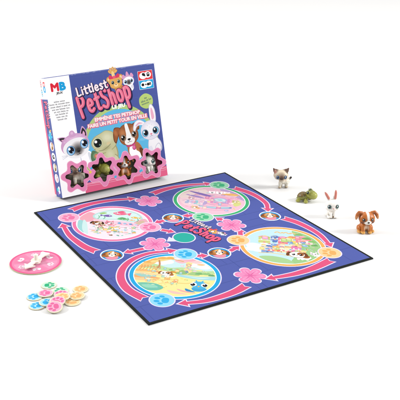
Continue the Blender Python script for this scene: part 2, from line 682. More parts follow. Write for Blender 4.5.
blob_in([(2, 1.2), (8, 0.4), (15, 1.6), (15, -1.0), (8, -1.6), (1, -0.4)], rgb(168, 220, 226))
blob_in([(3, 0.4), (8, -0.2), (13, 0.4), (9, -0.9)], rgb(212, 240, 240))
# tree
blob_in([(3.2, 11.6), (5.4, 11.2), (5.2, 6), (6.6, 1.6), (1.6, 1.2), (3.2, 6)], rgb(246, 226, 150))
for x, y, rx, ry, c in ((1.2, 11.2, 2.6, 1.7, rgb(244, 190, 196)), (6.6, 11.6, 2.8, 1.4, rgb(248, 206, 206)), (4.0, 12.8, 2.6, 1.3, rgb(240, 178, 190)), (8.8, 9.8, 1.6, 0.8, rgb(246, 200, 150))):
    blob_in([(x - rx, y), (x, y + ry), (x + rx, y + 0.2), (x + 0.2, y - ry)], c)
pr.stroke([(3.4, 8.8), (4.2, 9.6), (5.2, 8.6), (4.4, 7.6)], 0.4, rgb(206, 152, 160), closed=True, n=3)
for x, y in ((3.9, 6.4), (5.0, 5.2), (3.6, 4.2)):
    pr.ell(x, y, 0.55, 0.5, rgb(216, 176, 190), 0, 12)
blob_in([(0, 1.2), (2.4, 4.6), (4.4, 1.6)], rgb(150, 192, 124))
blob_in([(4.4, 1.4), (7, 4.2), (9, 1.4)], rgb(168, 204, 136))
blob_in([(3.4, 3.0), (4.2, 4.4), (4.8, 2.6)], rgb(120, 160, 170))
mini_pet(-3.6, 1.0, 2.1, rgb(252, 248, 240), rgb(186, 122, 62), rgb(170, 104, 52))
pr.ell(-0.8, 2.4, 1.3, 0.55, rgb(214, 144, 40), -0.2, 14)
# tree house lines, fence, flowers and stones of the park
for k in range(7):
    x = -13.5 + k * 1.15
    pr.stroke([(x, 2.2 + 0.1 * k), (x + 0.5, 4.2), (x + 0.3, 6.0)], 0.28, rgb(214, 150, 90), n=3)
pr.stroke([(-13.8, 4.6), (-9.5, 5.2), (-6, 4.6)], 0.4, rgb(226, 160, 98), n=4)
pr.stroke([(-12.8, 8.2), (-8, 11.4), (-3, 12.4), (2, 11.2)], 0.55, rgb(222, 164, 96), n=4)
pr.stroke([(-7.2, 10.4), (-6.6, 6.8), (-7.4, 3.2)], 0.7, rgb(196, 140, 92), n=4)
for x, y, w_ in ((-9.6, 11.0, 1.7), (-6.4, 12.4, 1.9), (-3.2, 13.0, 1.5), (-11.4, 8.4, 1.4)):
    blob_in([(x - w_, y), (x - w_ * 0.4, y + w_ * 0.6), (x + w_ * 0.6, y + w_ * 0.5), (x + w_, y - 0.1), (x, y - w_ * 0.5)], rgb(236, 178, 92))
for x, y, w_, c in ((8.8, 2.6, 1.5, rgb(126, 184, 120)), (11.4, 2.8, 1.7, rgb(150, 200, 130)), (13.4, 2.2, 1.2, rgb(112, 170, 116)), (-1.6, 4.0, 1.1, rgb(140, 190, 120)), (0.4, 4.4, 0.9, rgb(166, 206, 132))):
    blob_in([(x - w_, y - 0.5), (x - w_ * 0.5, y + w_ * 0.6), (x + w_ * 0.5, y + w_ * 0.7), (x + w_, y - 0.4)], c)
for k in range(40):
    x, y = r_.uniform(-13, 12), r_.uniform(-11, -2)
    if math.hypot(x, y) < 13.8:
        c = r_.choice([rgb(240, 140, 150), rgb(250, 250, 244), rgb(240, 176, 80), rgb(130, 190, 120), rgb(120, 190, 210), rgb(226, 190, 110)])
        pr.ell(x, y, r_.uniform(0.18, 0.42), r_.uniform(0.14, 0.3), c, 0, 8)
pr.stroke([(-5, -6.8), (0, -5.6), (5, -5.2), (9, -3.4), (13, -3.6)], 0.5, rgb(236, 204, 120), n=4)
pr.stroke([(-9, -4.8), (-4, -4.2), (1, -3.0)], 0.4, rgb(240, 190, 120), n=4)
collage(34, -13, 2, -8, 4.5, [rgb(246, 186, 110), rgb(250, 220, 150), rgb(180, 214, 190), rgb(240, 160, 110), rgb(252, 240, 200), rgb(230, 200, 130), rgb(160, 206, 210)], 0.4, 1.1, 24)
collage(16, 1, 13, 3, 11, [rgb(244, 200, 190), rgb(250, 226, 160), rgb(190, 220, 170), rgb(240, 214, 220)], 0.35, 0.8, 25)
mini_pet(-3.6, 1.0, 2.1, rgb(252, 248, 240), rgb(186, 122, 62), rgb(170, 104, 52))
# blue bird
blob_in([(7.0, -8.0), (9.4, -7.2), (12.4, -7.8), (11.2, -9.8), (8.2, -10.2)], rgb(64, 168, 218))
blob_in([(6.6, -9.6), (4.8, -8.8), (5.4, -10.6), (8.6, -10.9)], rgb(44, 140, 200))
for q in (-1, 1):
    pr.blob([(9.4 + q * 0.6, -3.2), (9.4 + q * 1.4, -2.0), (9.4 + q * 1.3, -3.6)], rgb(76, 182, 226))
pr.blob([(6.4, -5.8), (7.6, -3.6), (9.6, -3.0), (11.6, -3.8), (12.4, -6.0), (11, -8), (8.2, -8.0)], rgb(76, 182, 226))
for q in (-1, 1):
    pr.ell(9.4 + q * 2.0, -5.4, 1.25, 1.3, WHITE, 0, 16)
    pr.ell(9.4 + q * 2.2, -5.5, 0.9, 1.0, INK, 0, 14)
    pr.ell(9.4 + q * 2.2 - 0.3, -5.0, 0.26, 0.28, WHITE, 0, 8)
pr.poly([(8.9, -6.2), (9.9, -6.2), (9.4, -7.2)], rgb(246, 178, 60))
blob_in([(1.8, -9.6), (5.2, -10.6), (9, -11.8), (4, -11.4)], rgb(244, 178, 170))
blob_in([(-1.5, -11.2), (2, -11.6), (6, -12.8), (1, -13.2)], rgb(248, 200, 186))
for k in range(26):
    x, y = r_.uniform(-9, 4), r_.uniform(-8, -1)
    pr.ell(x, y, r_.uniform(0.25, 0.7), 0.16, r_.choice([rgb(250, 224, 120), rgb(236, 206, 120), rgb(226, 226, 150), rgb(250, 244, 196)]), 0.1, 8)

# orange circle: a street of shops on a pale sky
pr.frame(CIRC['orange'], VIEW_R, VIEW_U)
pr.ell(0, 0, RI, RI, rgb(200, 234, 244), 0, 64)
blob_in([(4, 14.6), (5, 8), (3.6, 2), (5.6, -5), (3.2, -14.4), (11, -11), (15, -2), (14.6, 5), (10, 11.5)], rgb(160, 206, 140))
blob_in([(-9, -10.8), (-4, -9.4), (2, -11), (4, -14.2), (-4, -14.2)], rgb(172, 212, 150))
for x, y, rx, ry in ((-11, -2, 3.2, 2.4), (-9, -4.4, 3.6, 2.2), (-6.6, -1.6, 2.4, 2.0), (-12, -4.6, 2.4, 1.6), (-7.4, 0.8, 1.4, 1.1)):
    blob_in([(x - rx, y), (x - rx * 0.5, y + ry), (x + rx * 0.5, y + ry * 0.9), (x + rx, y), (x + rx * 0.4, y - ry), (x - rx * 0.5, y - ry)], rgb(250, 252, 253))
for x in (-3, 0.4, 3.2):
    pr.stroke([(x, 11.6), (x + 1, 12.4), (x + 2.2, 11.4), (x + 3, 12.2)], 0.7, rgb(238, 196, 130), n=3)
hs = [(-6.4, 3.6, 3.6, 4.2, rgb(206, 214, 130), rgb(236, 160, 150)), (-2.6, 5.0, 2.6, 3.0, rgb(112, 140, 200), rgb(160, 178, 220)),
      (0.2, 4.0, 3.0, 4.4, rgb(240, 128, 150), rgb(206, 90, 130)), (3.4, 4.8, 2.8, 4.0, rgb(246, 212, 110), rgb(236, 150, 90)),
      (6.6, 5.6, 3.2, 4.2, rgb(236, 140, 150), rgb(244, 176, 186)), (9.4, 4.2, 2.2, 2.8, rgb(246, 206, 206), rgb(236, 130, 140)),
      (-5.2, -2.8, 3.6, 4.4, rgb(140, 170, 214), rgb(92, 122, 190)), (-1.6, -1.6, 3.2, 4.2, rgb(250, 190, 110), rgb(238, 140, 80)),
      (1.6, -2.2, 3.2, 3.8, rgb(244, 232, 190), rgb(226, 180, 120)), (4.8, -1.2, 3.0, 3.6, rgb(232, 130, 180), rgb(206, 96, 160))]
hs = [(x * 1.12, 1.2 + (y - 1.2) * 1.3 - 0.4, w * 1.3, h * 1.25, c, rf) for x, y, w, h, c, rf in hs]
for x, y, w, h, c, rf in hs:
    pr.rect(x - w / 2, y - h / 2, x + w / 2, y + h / 2, c)
    pr.poly([(x - w * 0.62, y + h / 2), (x + w * 0.62, y + h / 2), (x + w * 0.2, y + h / 2 + 1.3), (x - w * 0.2, y + h / 2 + 1.3)], rf)
    for q in (-1, 1):
        pr.rect(x + q * w * 0.24 - 0.32, y + 0.2, x + q * w * 0.24 + 0.32, y + 1.1, rgb(226, 244, 250))
    pr.rect(x - 0.4, y - h / 2, x + 0.4, y - h / 2 + 1.4, rf)
    pr.rect(x - w / 2, y - 0.35, x + w / 2, y + 0.05, rgb(252, 246, 232))
for x, y, c in ((5.6, 1.6, rgb(130, 186, 80)), (7.6, 1.0, rgb(150, 200, 70)), (9.4, 1.6, rgb(110, 178, 90)), (3.8, 1.6, rgb(92, 170, 220)), (6.4, 2.9, rgb(244, 216, 80))):
    pr.ell(x, y, 1.3, 0.95, c, 0.2, 14)
pr.ell(-6.8, 6.4, 1.7, 1.5, rgb(178, 204, 110), 0, 14)
pr.ell(-2.6, 7.4, 1.1, 1.0, rgb(96, 126, 196), 0, 14)
pr.ell(-3.0, 3.4, 1.1, 1.0, rgb(96, 126, 196), 0, 14)
for k in range(46):
    x, y = r_.uniform(-8, 13), r_.uniform(-6.5, 9)
    if math.hypot(x, y) < 13.8:
        c = r_.choice([rgb(240, 110, 140), rgb(250, 250, 246), rgb(246, 190, 70), rgb(90, 160, 90), rgb(80, 150, 210), rgb(200, 110, 170), rgb(140, 96, 60)])
        pr.ell(x, y, r_.uniform(0.2, 0.55), r_.uniform(0.16, 0.42), c, 0, 8)
collage(46, -8, 9, -4.6, 8.4, [rgb(240, 150, 160), rgb(250, 206, 120), rgb(150, 190, 226), rgb(244, 190, 150), rgb(190, 214, 130), rgb(236, 170, 206), rgb(250, 236, 200), rgb(130, 160, 214), rgb(246, 224, 140)], 0.5, 1.35, 21)
for x, y in ((-4.4, -5.2), (-0.4, -4.6), (3.0, -4.9)):
    pr.blob([(x - 1.5, y), (x, y + 1.5), (x + 1.5, y)], rgb(236, 120, 130))
    pr.blob([(x - 0.5, y), (x, y + 1.4), (x + 0.5, y)], rgb(252, 238, 226))
    pr.rect(x - 0.12, y - 1.4, x + 0.12, y, rgb(170, 120, 90))
    pr.ell(x, y - 1.6, 1.0, 0.35, rgb(206, 226, 214), 0, 12)
pr.stroke([(-9, -7.6), (-4, -7.0), (1, -7.8), (4, -8.6)], 0.6, rgb(236, 214, 160), n=4)
for x, y, w_, c in ((9.6, 8.0, 1.8, rgb(120, 178, 100)), (11.8, 5.6, 1.6, rgb(140, 194, 110)), (12.6, 2.6, 1.3, rgb(112, 170, 96)), (6.6, 11.0, 1.6, rgb(132, 188, 112)), (9.2, -9.4, 1.8, rgb(126, 184, 110))):
    blob_in([(x - w_, y - 0.6), (x - w_ * 0.6, y + w_ * 0.5), (x + w_ * 0.4, y + w_ * 0.7), (x + w_, y - 0.5)], c)
mini_pet(5.6, -6.6, 3.2, rgb(252, 248, 242), rgb(160, 92, 40), rgb(120, 66, 30))
mini_pet(12.0, -5.0, 1.5, rgb(252, 250, 250))
for k in range(18):
    x, y = r_.uniform(9.5, 13), r_.uniform(-3.5, 4)
    pr.ell(x, y, 0.35, 0.25, r_.choice([rgb(236, 160, 180), rgb(210, 180, 220), rgb(190, 222, 170)]), 0, 8)

# pink circle: an aquarium over a toy shelf
pr.frame(CIRC['pink'], VIEW_R, VIEW_U)
pr.ell(0, 0, RI, RI, rgb(250, 232, 240), 0, 64)
blob_in([(-15, 3), (-12, 9), (-6, 4.6), (-7.6, 1), (-12, -1)], rgb(240, 172, 186))
blob_in([(-14.6, 0), (-11.4, -1), (-9.6, -6), (-9.4, -11), (-13, -8)], rgb(160, 214, 214))
blob_in([(-12.6, 1), (-10.6, -2), (-8.6, -9), (-8.0, -12.2), (-10.4, -10), (-12, -5)], rgb(206, 236, 234))
blob_in([(-9.4, 7), (-4, 12.4), (3, 13.6), (9, 11.2), (12, 5.6), (8.6, 2.2), (2, 3.4), (-4, 2.6), (-8.4, 3)], rgb(186, 226, 222))
blob_in([(-8.6, 6.8), (-3.6, 11.6), (3, 12.8), (8.4, 10.6), (11, 6), (8, 3.0), (2, 4.2), (-4, 3.4), (-7.8, 3.6)], rgb(214, 242, 238))
blob_in([(8.8, 2), (12.4, 6.4), (14.6, 3), (11.6, -0.4)], rgb(236, 176, 190))
blob_in([(9.6, 1.8), (12, 4.6), (13.4, 2.2), (11.4, 0.4)], rgb(214, 186, 160))


def fish(x, y, s, c, d=1):
    pr.blob([(x - s * d, y), (x - 0.2 * s * d, y + 0.55 * s), (x + 0.8 * s * d, y + 0.1 * s), (x + 0.6 * s * d, y - 0.3 * s), (x - 0.3 * s * d, y - 0.5 * s)], c)
    pr.poly([(x + 0.7 * s * d, y), (x + 1.4 * s * d, y + 0.5 * s), (x + 1.3 * s * d, y - 0.5 * s)], c)
    pr.ell(x - 0.5 * s * d, y + 0.1 * s, 0.16 * s, 0.17 * s, WHITE, 0, 10)
    pr.ell(x - 0.54 * s * d, y + 0.1 * s, 0.09 * s, 0.1 * s, INK, 0, 8)


fish(1.6, 9.8, 3.3, rgb(240, 112, 146))
pr.blob([(0, 11.2), (2, 12.6), (3.6, 11.2)], rgb(236, 92, 130))
fish(8.4, 6.8, 1.8, rgb(236, 190, 84))
fish(-3.6, 6.6, 2.2, rgb(128, 100, 176), -1)
fish(7.4, 4.2, 1.0, rgb(240, 170, 110))
pr.blob([(1.0, 4.6), (3.0, 6.4), (5.4, 5.2), (6.4, 4.6), (4.6, 3.8), (2.4, 3.6)], rgb(120, 190, 130))
pr.ell(3.4, 5.1, 1.3, 0.7, rgb(92, 166, 104), 0.1, 12)
pr.blob([(-7.4, 8.2), (-5.8, 9.8), (-4.2, 9.2), (-6, 7.8)], rgb(160, 206, 120))
for x in (-7, -4.6, 5.6, 9.8):
    pr.stroke([(x, 3.2), (x + 0.4, 4.6), (x - 0.2, 6.0)], 0.4, rgb(110, 180, 140), n=3)
for k in range(22):
    pr.ell(r_.uniform(-6, 9), r_.uniform(4, 11.5), 0.22, 0.2, rgb(240, 250, 250), 0, 8)
blob_in([(-8.4, 2.2), (-2, 1.8), (4, 2.4), (10, 1.0), (13.4, -3), (8, -2.2), (0, -1.6), (-7, -0.8)], rgb(250, 206, 222))
mini_pet(-6.4, -1.2, 2.3, rgb(150, 92, 46), rgb(240, 214, 180), rgb(60, 40, 28))
mini_pet(-1.4, -0.2, 1.9, rgb(238, 140, 160), rgb(250, 214, 220))
mini_pet(-4.4, -5.6, 1.9, rgb(252, 246, 236), rgb(214, 150, 70))
mini_pet(0.8, -5.2, 1.8, rgb(245, 190, 76), rgb(250, 226, 150))
collage(44, -8, 11, -11.5, -2.6, [rgb(240, 176, 90), rgb(150, 206, 190), rgb(176, 214, 226), rgb(246, 214, 130), rgb(240, 176, 196), rgb(190, 214, 150), rgb(150, 110, 80), rgb(252, 240, 230), rgb(236, 130, 150)], 0.45, 1.0, 23)
for k in range(4):
    pr.blob([(2.0 + k * 2.4, 0.2), (2.6 + k * 2.4, 1.3 - 0.2 * k), (3.6 + k * 2.4, 0.6), (3.0 + k * 2.4, -0.5)], (rgb(112, 176, 216), rgb(160, 196, 226), rgb(96, 156, 206), rgb(190, 206, 230))[k])
    pr.ell(3.7 + k * 2.4, -0.3, 0.5, 0.35, rgb(226, 120, 160), 0, 10)
pr.stroke([(-8.6, -2.9), (-2, -3.2), (6, -3.4), (12, -4.2)], 0.35, rgb(214, 150, 170), n=4)
pr.stroke([(-8.4, -7.6), (-2, -8.0), (6, -8.2), (10, -8.6)], 0.35, rgb(206, 160, 170), n=4)
for k in range(40):
    x, y = r_.uniform(-7, 11), r_.uniform(-11.5, -3.0)
    if math.hypot(x, y) < 13.6:
        pr.ell(x, y, r_.uniform(0.35, 0.95), r_.uniform(0.25, 0.6), r_.choice([rgb(240, 176, 90), rgb(150, 206, 190), rgb(176, 214, 226), rgb(246, 214, 130), rgb(240, 196, 206), rgb(190, 214, 150), rgb(120, 170, 160), rgb(252, 250, 246), rgb(216, 222, 226)]), r_.uniform(-1, 1), 8)

# green circle: a pink parlour
pr.frame(CIRC['green'], VIEW_R, VIEW_U)
pr.ell(0, 0, RI, RI, rgb(246, 196, 214), 0, 64)
blob_in([(-15, 3), (-12, 9), (-5, 13), (-2, 8), (-7, 5), (-11, -1)], rgb(250, 226, 222))
blob_in([(-11, 9.4), (-3, 6.8), (2, 3.0), (-2, 4.0), (-8, 7)], rgb(142, 116, 190))
blob_in([(-12, 5), (-6, 4), (-3, 1.6), (-8, 2.8)], rgb(170, 146, 206))
blob_in([(3, 14.2), (8, 12.4), (13, 6.6), (14.6, 2), (10, 6), (5, 9.6)], rgb(196, 170, 214))
blob_in([(-1, 10), (4, 11.6), (9, 9.4), (11, 6), (5, 6.4), (0, 7)], rgb(252, 214, 224))
for x in (-0.4, 3.0, 6.4):
    pr.ell(x, 9.0, 1.5, 1.0, WHITE, 0, 16)
    pr.ell(x + 0.2, 8.9, 0.6, 0.55, INK, 0, 12)
blob_in([(4, 8), (9, 9.6), (12.6, 7.4), (8, 7)], rgb(246, 190, 110))
blob_in([(-14, 0), (-8, 1.4), (-2, 0.6), (-3, -5), (-8, -7.4), (-12, -6)], rgb(250, 214, 222))
for k in range(5):
    pr.blob([(-11.4 + k * 2, -4.6 - 0.2 * k), (-10.8 + k * 2, -1.0), (-9.6 + k * 2, -1.6), (-9.8 + k * 2, -4.4)], (rgb(176, 186, 220), rgb(214, 200, 232), rgb(160, 206, 220), rgb(236, 190, 214), rgb(190, 170, 214))[k])
    pr.ell(-10.4 + k * 2, -0.6, 0.7, 0.5, rgb(250, 236, 236), 0, 10)
blob_in([(-1, 4), (3, 5.2), (8, 4.4), (10, 1), (7, -4), (1, -4), (-1, 0)], rgb(250, 178, 204))
pr.ell(4, 1.2, 3.4, 2.6, rgb(196, 178, 222), 0, 22)
pr.ell(4, 1.2, 2.4, 1.8, rgb(214, 238, 240), 0, 22)
pr.ell(4, 1.2, 1.1, 0.8, rgb(156, 214, 220), 0, 18)
for x in (0.4, 7.8):
    pr.rect(x - 0.6, -2.6, x + 0.6, 3.0, rgb(226, 150, 196))
blob_in([(-4.6, -6.2), (2, -6.6), (9, -5.6), (8.6, -7.6), (2, -8.4), (-4, -7.6)], rgb(128, 150, 200))
blob_in([(-3.6, -6.6), (2, -7.0), (8, -6.2), (7.8, -7.2), (2, -7.9), (-3.4, -7.3)], rgb(190, 234, 230))
blob_in([(9.4, 0), (12, 2), (13.4, -2), (10.8, -4.6)], rgb(220, 222, 140))
for k in range(34):
    x, y = r_.uniform(-12, 13), r_.uniform(-11, 10)
    if math.hypot(x, y) < 13.6 and not (-2 < x < 8 and -3 < y < 10):
        pr.ell(x, y, r_.uniform(0.3, 0.9), r_.uniform(0.2, 0.5), r_.choice([rgb(250, 230, 200), rgb(206, 180, 220), rgb(240, 150, 180), rgb(250, 240, 240), rgb(180, 210, 220), rgb(236, 214, 120)]), r_.uniform(-1, 1), 8)
for pts, c in (([(-13, 6.6), (-9, 10.2), (-4, 12.6)], rgb(226, 150, 180)), ([(-12.6, -2), (-8, -0.4), (-3, -0.6)], rgb(200, 140, 190)), ([(0, 6.6), (5, 7.4), (11, 5.6)], rgb(214, 130, 170)),
               ([(-2, -3.4), (3, -5.0), (9, -3.8)], rgb(206, 120, 170)), ([(-9, 4.4), (-4, 6), (1, 5.4)], rgb(150, 120, 190)), ([(8, 11.6), (11.6, 8.4), (13.6, 3.6)], rgb(170, 140, 200)), ([(-5, -9.4), (2, -10.2), (8, -9.0)], rgb(226, 150, 180))):
    pr.stroke(pts, 0.3, c, n=5)
for k in range(5):
    x = -1.5 + k * 2.6
    pr.rect(x, -2.2, x + 1.2, -1.0, (rgb(246, 226, 150), rgb(170, 210, 220), rgb(240, 150, 180), rgb(190, 170, 220), rgb(250, 240, 236))[k])
pr.stroke([(1.4, -1.6), (4, -2.6), (6.6, -1.6)], 0.35, rgb(150, 130, 190), n=4)
for x in (-0.4, 3.0, 6.4):
    pr.blob([(x - 1.4, 9.6), (x - 1.1, 10.8), (x - 0.4, 9.9), (x + 0.4, 9.9), (x + 1.1, 10.8), (x + 1.4, 9.6), (x, 9.2)], WHITE)
collage(40, -12.5, 13, -11, 11, [rgb(244, 170, 200), rgb(214, 170, 216), rgb(250, 214, 200), rgb(180, 190, 226), rgb(250, 226, 160), rgb(236, 140, 180), rgb(200, 226, 226), rgb(250, 236, 236)], 0.4, 1.1, 22)
mini_pet(-9.0, 1.2, 1.5, rgb(236, 176, 190), rgb(250, 226, 230))
mini_pet(10.6, 0.6, 1.4, rgb(226, 206, 130), rgb(250, 236, 190))
mini_pet(-6.6, -8.6, 1.6, rgb(250, 214, 170), rgb(230, 160, 110))

# paw discs
pr.frame()
PAWS = {'blue': (rgb(150, 220, 244), rgb(52, 178, 232)), 'orange': (rgb(250, 214, 160), rgb(238, 178, 100)),
        'pink': (rgb(249, 180, 208), rgb(238, 120, 168)), 'green': (rgb(164, 224, 186), rgb(66, 184, 130))}
PA = math.atan2(VIEW_R[1], VIEW_R[0]) + math.pi
for nm, spots in (('blue', [(37.5, 36.6), (11.9, 11.3)]), ('orange', [(62.8, 36.9), tuple(G(329.8, 252.6))]),
                  ('pink', [(37.2, 63.9), (11.2, 88.0)]), ('green', [(62.3, 62.0), (88.4, 87.9)])):
    for x, y in spots:
        pr.ell(x, y, 4.75, 4.75, EDGE, 0, 40)
        pr.ell(x, y, 4.3, 4.3, PAWS[nm][0], 0, 40)
        paw(pr, x, y, 3.5, PA, PAWS[nm][1])
# centre disc
pr.ell(*G(184, 237.5), 4.8, 4.8, EDGE, 0, 40)
pr.ell(*G(184, 237.5), 4.3, 4.3, rgb(38, 178, 162), 0, 40)
# portraits
for px, py in ((173, 218), (112, 255), (219.3, 253), (270, 216)):
    pr.frame(G(px, py), VIEW_R, VIEW_U)
    pr.ell(0, 0, 4.65, 4.65, WHITE, 0, 40)
    pr.ell(0, 0, 4.2, 4.2, rgb(40, 150, 216), 0, 40)
    pr.frame(G(px, py) + VIEW_U * 0.1, VIEW_R * 1.18, VIEW_U * 1.18)
    pr.ell(0.2, -1.6, 2.2, 1.8, rgb(236, 150, 170), 0, 16)
    pr.ell(-1.9, -0.9, 1.5, 1.1, rgb(170, 104, 50), 0.3, 14)
    for q in (-1, 1):
        pr.ell(q * 2.3, 0.5, 0.75, 1.7, rgb(132, 76, 36), q * 0.5, 14)
    pr.ell(0, 0.5, 2.3, 1.9, rgb(200, 132, 62), 0, 20)
    pr.blob([(-1.9, 1.2), (-1.0, 2.5), (0.2, 2.6), (-0.8, 1.4)], rgb(226, 170, 96))
    pr.ell(0, 1.2, 0.5, 1.3, rgb(250, 240, 226), 0, 12)
    pr.ell(0, -0.5, 1.1, 0.85, rgb(252, 244, 234), 0, 14)
    for q in (-1, 1):
        pr.ell(q * 1.05, 0.6, 0.5, 0.55, WHITE, 0, 12)
        pr.ell(q * 1.05, 0.55, 0.38, 0.44, INK, 0, 12)
    pr.ell(0, -0.2, 0.3, 0.22, INK, 0, 10)
# flowers
for px, py in ((148.5, 201), (154.8, 244), (231.5, 225), (250.3, 275.4)):
    x, y = G(px, py)
    pr.frame()
    pr.poly(flower_pts(x, y, 6.3, 3.9, 6, 0.4), EDGE)
    pr.poly(flower_pts(x, y, 5.75, 3.4, 6, 0.4), rgb(240, 140, 188))
    for k in range(6):
        a = 0.4 + k * math.pi / 3
        pr.ell(x + 3.4 * math.cos(a), y + 3.4 * math.sin(a), 1.5, 1.0, rgb(244, 156, 200), a, 14)
        pr.stroke([(x + 0.6 * math.cos(a), y + 0.6 * math.sin(a)), (x + 2.6 * math.cos(a + 0.07), y + 2.6 * math.sin(a + 0.07)), (x + 4.0 * math.cos(a), y + 4.0 * math.sin(a))], 0.5, rgb(226, 104, 164), w2=0.12, n=3)
    pr.ell(x, y, 0.9, 0.9, rgb(228, 108, 168), 0, 14)
# centre logo
o1, o2 = G(176.5, 224.0), G(211, 239.5)
d = (o2 - o1) / np.linalg.norm(o2 - o1)
upd = np.array((-d[1], d[0]))
n_ = np.linalg.norm(o2 - o1)
pr.frame(o1, d, upd)
letters(pr, 'PetShop', n_ / 4.75, 5.4, 1.15, [(0.15, -0.35, 0.7, rgb(26, 24, 52)), (0, 0, 0.0, rgb(240, 98, 136))], (0, 0.02, -0.02))
q1 = G(189.2, 220.4)
pr.frame(q1, d, upd)
letters(pr, 'Littlest', n_ / 8.2, 2.5, 0.5, [(0.1, -0.2, 0.5, rgb(26, 24, 52)), (0, 0, 0.0, rgb(252, 232, 240))])
pr.frame(G(214, 231.5), VIEW_R, VIEW_U)
mini_pet(-0.6, 0.4, 1.9, rgb(236, 178, 84), rgb(246, 206, 120))
pr.blob([(-2.4, 1.6), (-1.4, 2.6), (-0.4, 1.9), (0.6, 2.6), (1.4, 1.5), (-0.4, 1.2)], rgb(226, 70, 90))
mini_pet(3.0, -1.0, 1.5, rgb(250, 246, 246), rgb(70, 60, 60), rgb(220, 150, 190))

game_board = empty('game_board', BM)
tag(game_board, 'dark blue game board with four picture circles and pink arrows, flat on the table', 'board')
link('playing_surface', pr.build('playing_surface', board_map), M_BOARD, game_board)
link('backing_board', bevel_box('backing_board', -BW / 2, BW / 2, -BH / 2, BH / 2, 0.0001, BT - 0.00015, 0.0004), M_BLACK, game_board)

# ------------------------------------------------------------------ game box
PAPER = 0.75
OX, OY, XYAW, LEAN, XW, XH, XD = -0.31273, 1.7623, 0.57002, 0.22241, 0.27765, 0.27155, 0.04912
xu = Vector((math.cos(XYAW), math.sin(XYAW), 0))
xn0 = Vector((math.sin(XYAW), -math.cos(XYAW), 0))
zv = Vector((0, 0, 1))
xup = zv * math.cos(LEAN) - xn0 * math.sin(LEAN)
xn = xn0 * math.cos(LEAN) + zv * math.sin(LEAN)
XM = Matrix((xu, xup, xn)).transposed().to_4x4()
XM.translation = Vector((OX, OY, XD * math.sin(LEAN) + 0.0003))
XMI = XM.inverted()
K = 2.5     # millimetres of carton per photograph pixel, near enough


def F(px, py, depth=0.0):
    """Photograph point to millimetres on the box front (or on a plane behind it)."""
    d_ = ray(px, py)
    o_ = XMI @ CAM
    v_ = XMI.to_3x3() @ d_
    t_ = (depth - o_.z) / v_.z
    p = o_ + v_ * t_
    return np.array((p.x * 1000, p.y * 1000))


def FS(px, py):
    """Photograph point to millimetres on the box's left side: x runs backwards from the front edge."""
    d_ = ray(px, py)
    o_ = XMI @ CAM
    v_ = XMI.to_3x3() @ d_
    p = o_ + v_ * (-o_.x / v_.x)
    return np.array((-p.z * 1000, p.y * 1000))


W_, H_ = XW * 1000, XH * 1000
BOXBLUE = rgb(76, 90, 162)
LIME = rgb(182, 210, 128)
CYAN = rgb(98, 192, 234)
STARF = rgb(240, 146, 190)
BANDP = rgb(238, 104, 144)

pr = Print()
pr.rect(0, 0, W_, H_, WHITE)
xl = (F(68.5, 74.5)[0] + F(86, 193)[0]) / 2
pr.rect(xl, 0.0, W_, H_, BOXBLUE)
# faint grid on the blue
for k in range(1, 8):
    pr.rect(xl + k * 28 - 0.4, 90, xl + k * 28 + 0.4, H_, rgb(82, 97, 168))
    if 110 + k * 22 < H_:
        pr.rect(xl, 110 + k * 22, W_, 110.8 + k * 22, rgb(82, 97, 168))


def clipx(pts, lo=None, hi=None):
    lo = xl if lo is None else lo
    hi = W_ if hi is None else hi
    return [(min(max(p[0], lo), hi), p[1]) for p in pts]


cc = F(121.5, 148)
RCX, RCY = 101, 108
a_ = np.linspace(0, 2 * np.pi, 90, endpoint=False)
for k, c in ((1.0, LIME), (0.905, CYAN)):
    pts = [(cc[0] + RCX * k * math.cos(a), max(20, cc[1] - 6 + RCY * k * math.sin(a))) for a in a_]
    pr.poly(clipx(pts), c)
pr.frame(cc, (1, 0))
for dx, dy, s in ((-40, 36, 8), (30, 44, 9), (8, 10, 7), (-60, 14, 6), (60, 10, 6), (36, 26, 8)):
    pr.blob([(dx - s * 1.8, dy), (dx - s * 0.8, dy + s * 0.7), (dx + s * 0.4, dy + s * 0.5), (dx + s * 1.7, dy), (dx, dy - s * 0.4)], rgb(124, 204, 238))
pr.frame()
# lime flash with its three lines of small print
bx, by = F(146, 101)
pr.blob([(bx + (18.5 + 0.5 * (k % 2)) * math.cos(k * 0.5236), by + (17.5 + 0.5 * (k % 2)) * math.sin(k * 0.5236)) for k in range(12)], rgb(188, 214, 120))
pr.paper = rgb(188, 214, 120)
for k, w in enumerate((7, 27, 24)):
    pr.frame((bx, by + 5.5 - k * 6.2), (0.985, 0.17))
    word_marks(pr, 0, 0, w, 4.7, rgb(50, 76, 110), 40 + k)
pr.frame()
# pink band along the foot
yb0, yb1 = F(86.3, 183)[1], F(166.3, 165.5)[1]
pr.poly([(xl, 0), (W_, 0), (W_, yb1), (W_ - 60, yb1 - 2), (xl + 90, yb0 - 1), (xl, yb0)], BANDP)
for k, (dy, w) in enumerate(((-3, 2.4), (-7.5, 1.2))):
    pr.stroke([(xl + 2, yb0 + dy), (xl + 60, yb0 + dy - 2), (W_ - 70, yb1 + dy - 3), (W_ - 3, yb1 + dy - 2)], w, rgb(248, 166, 190))

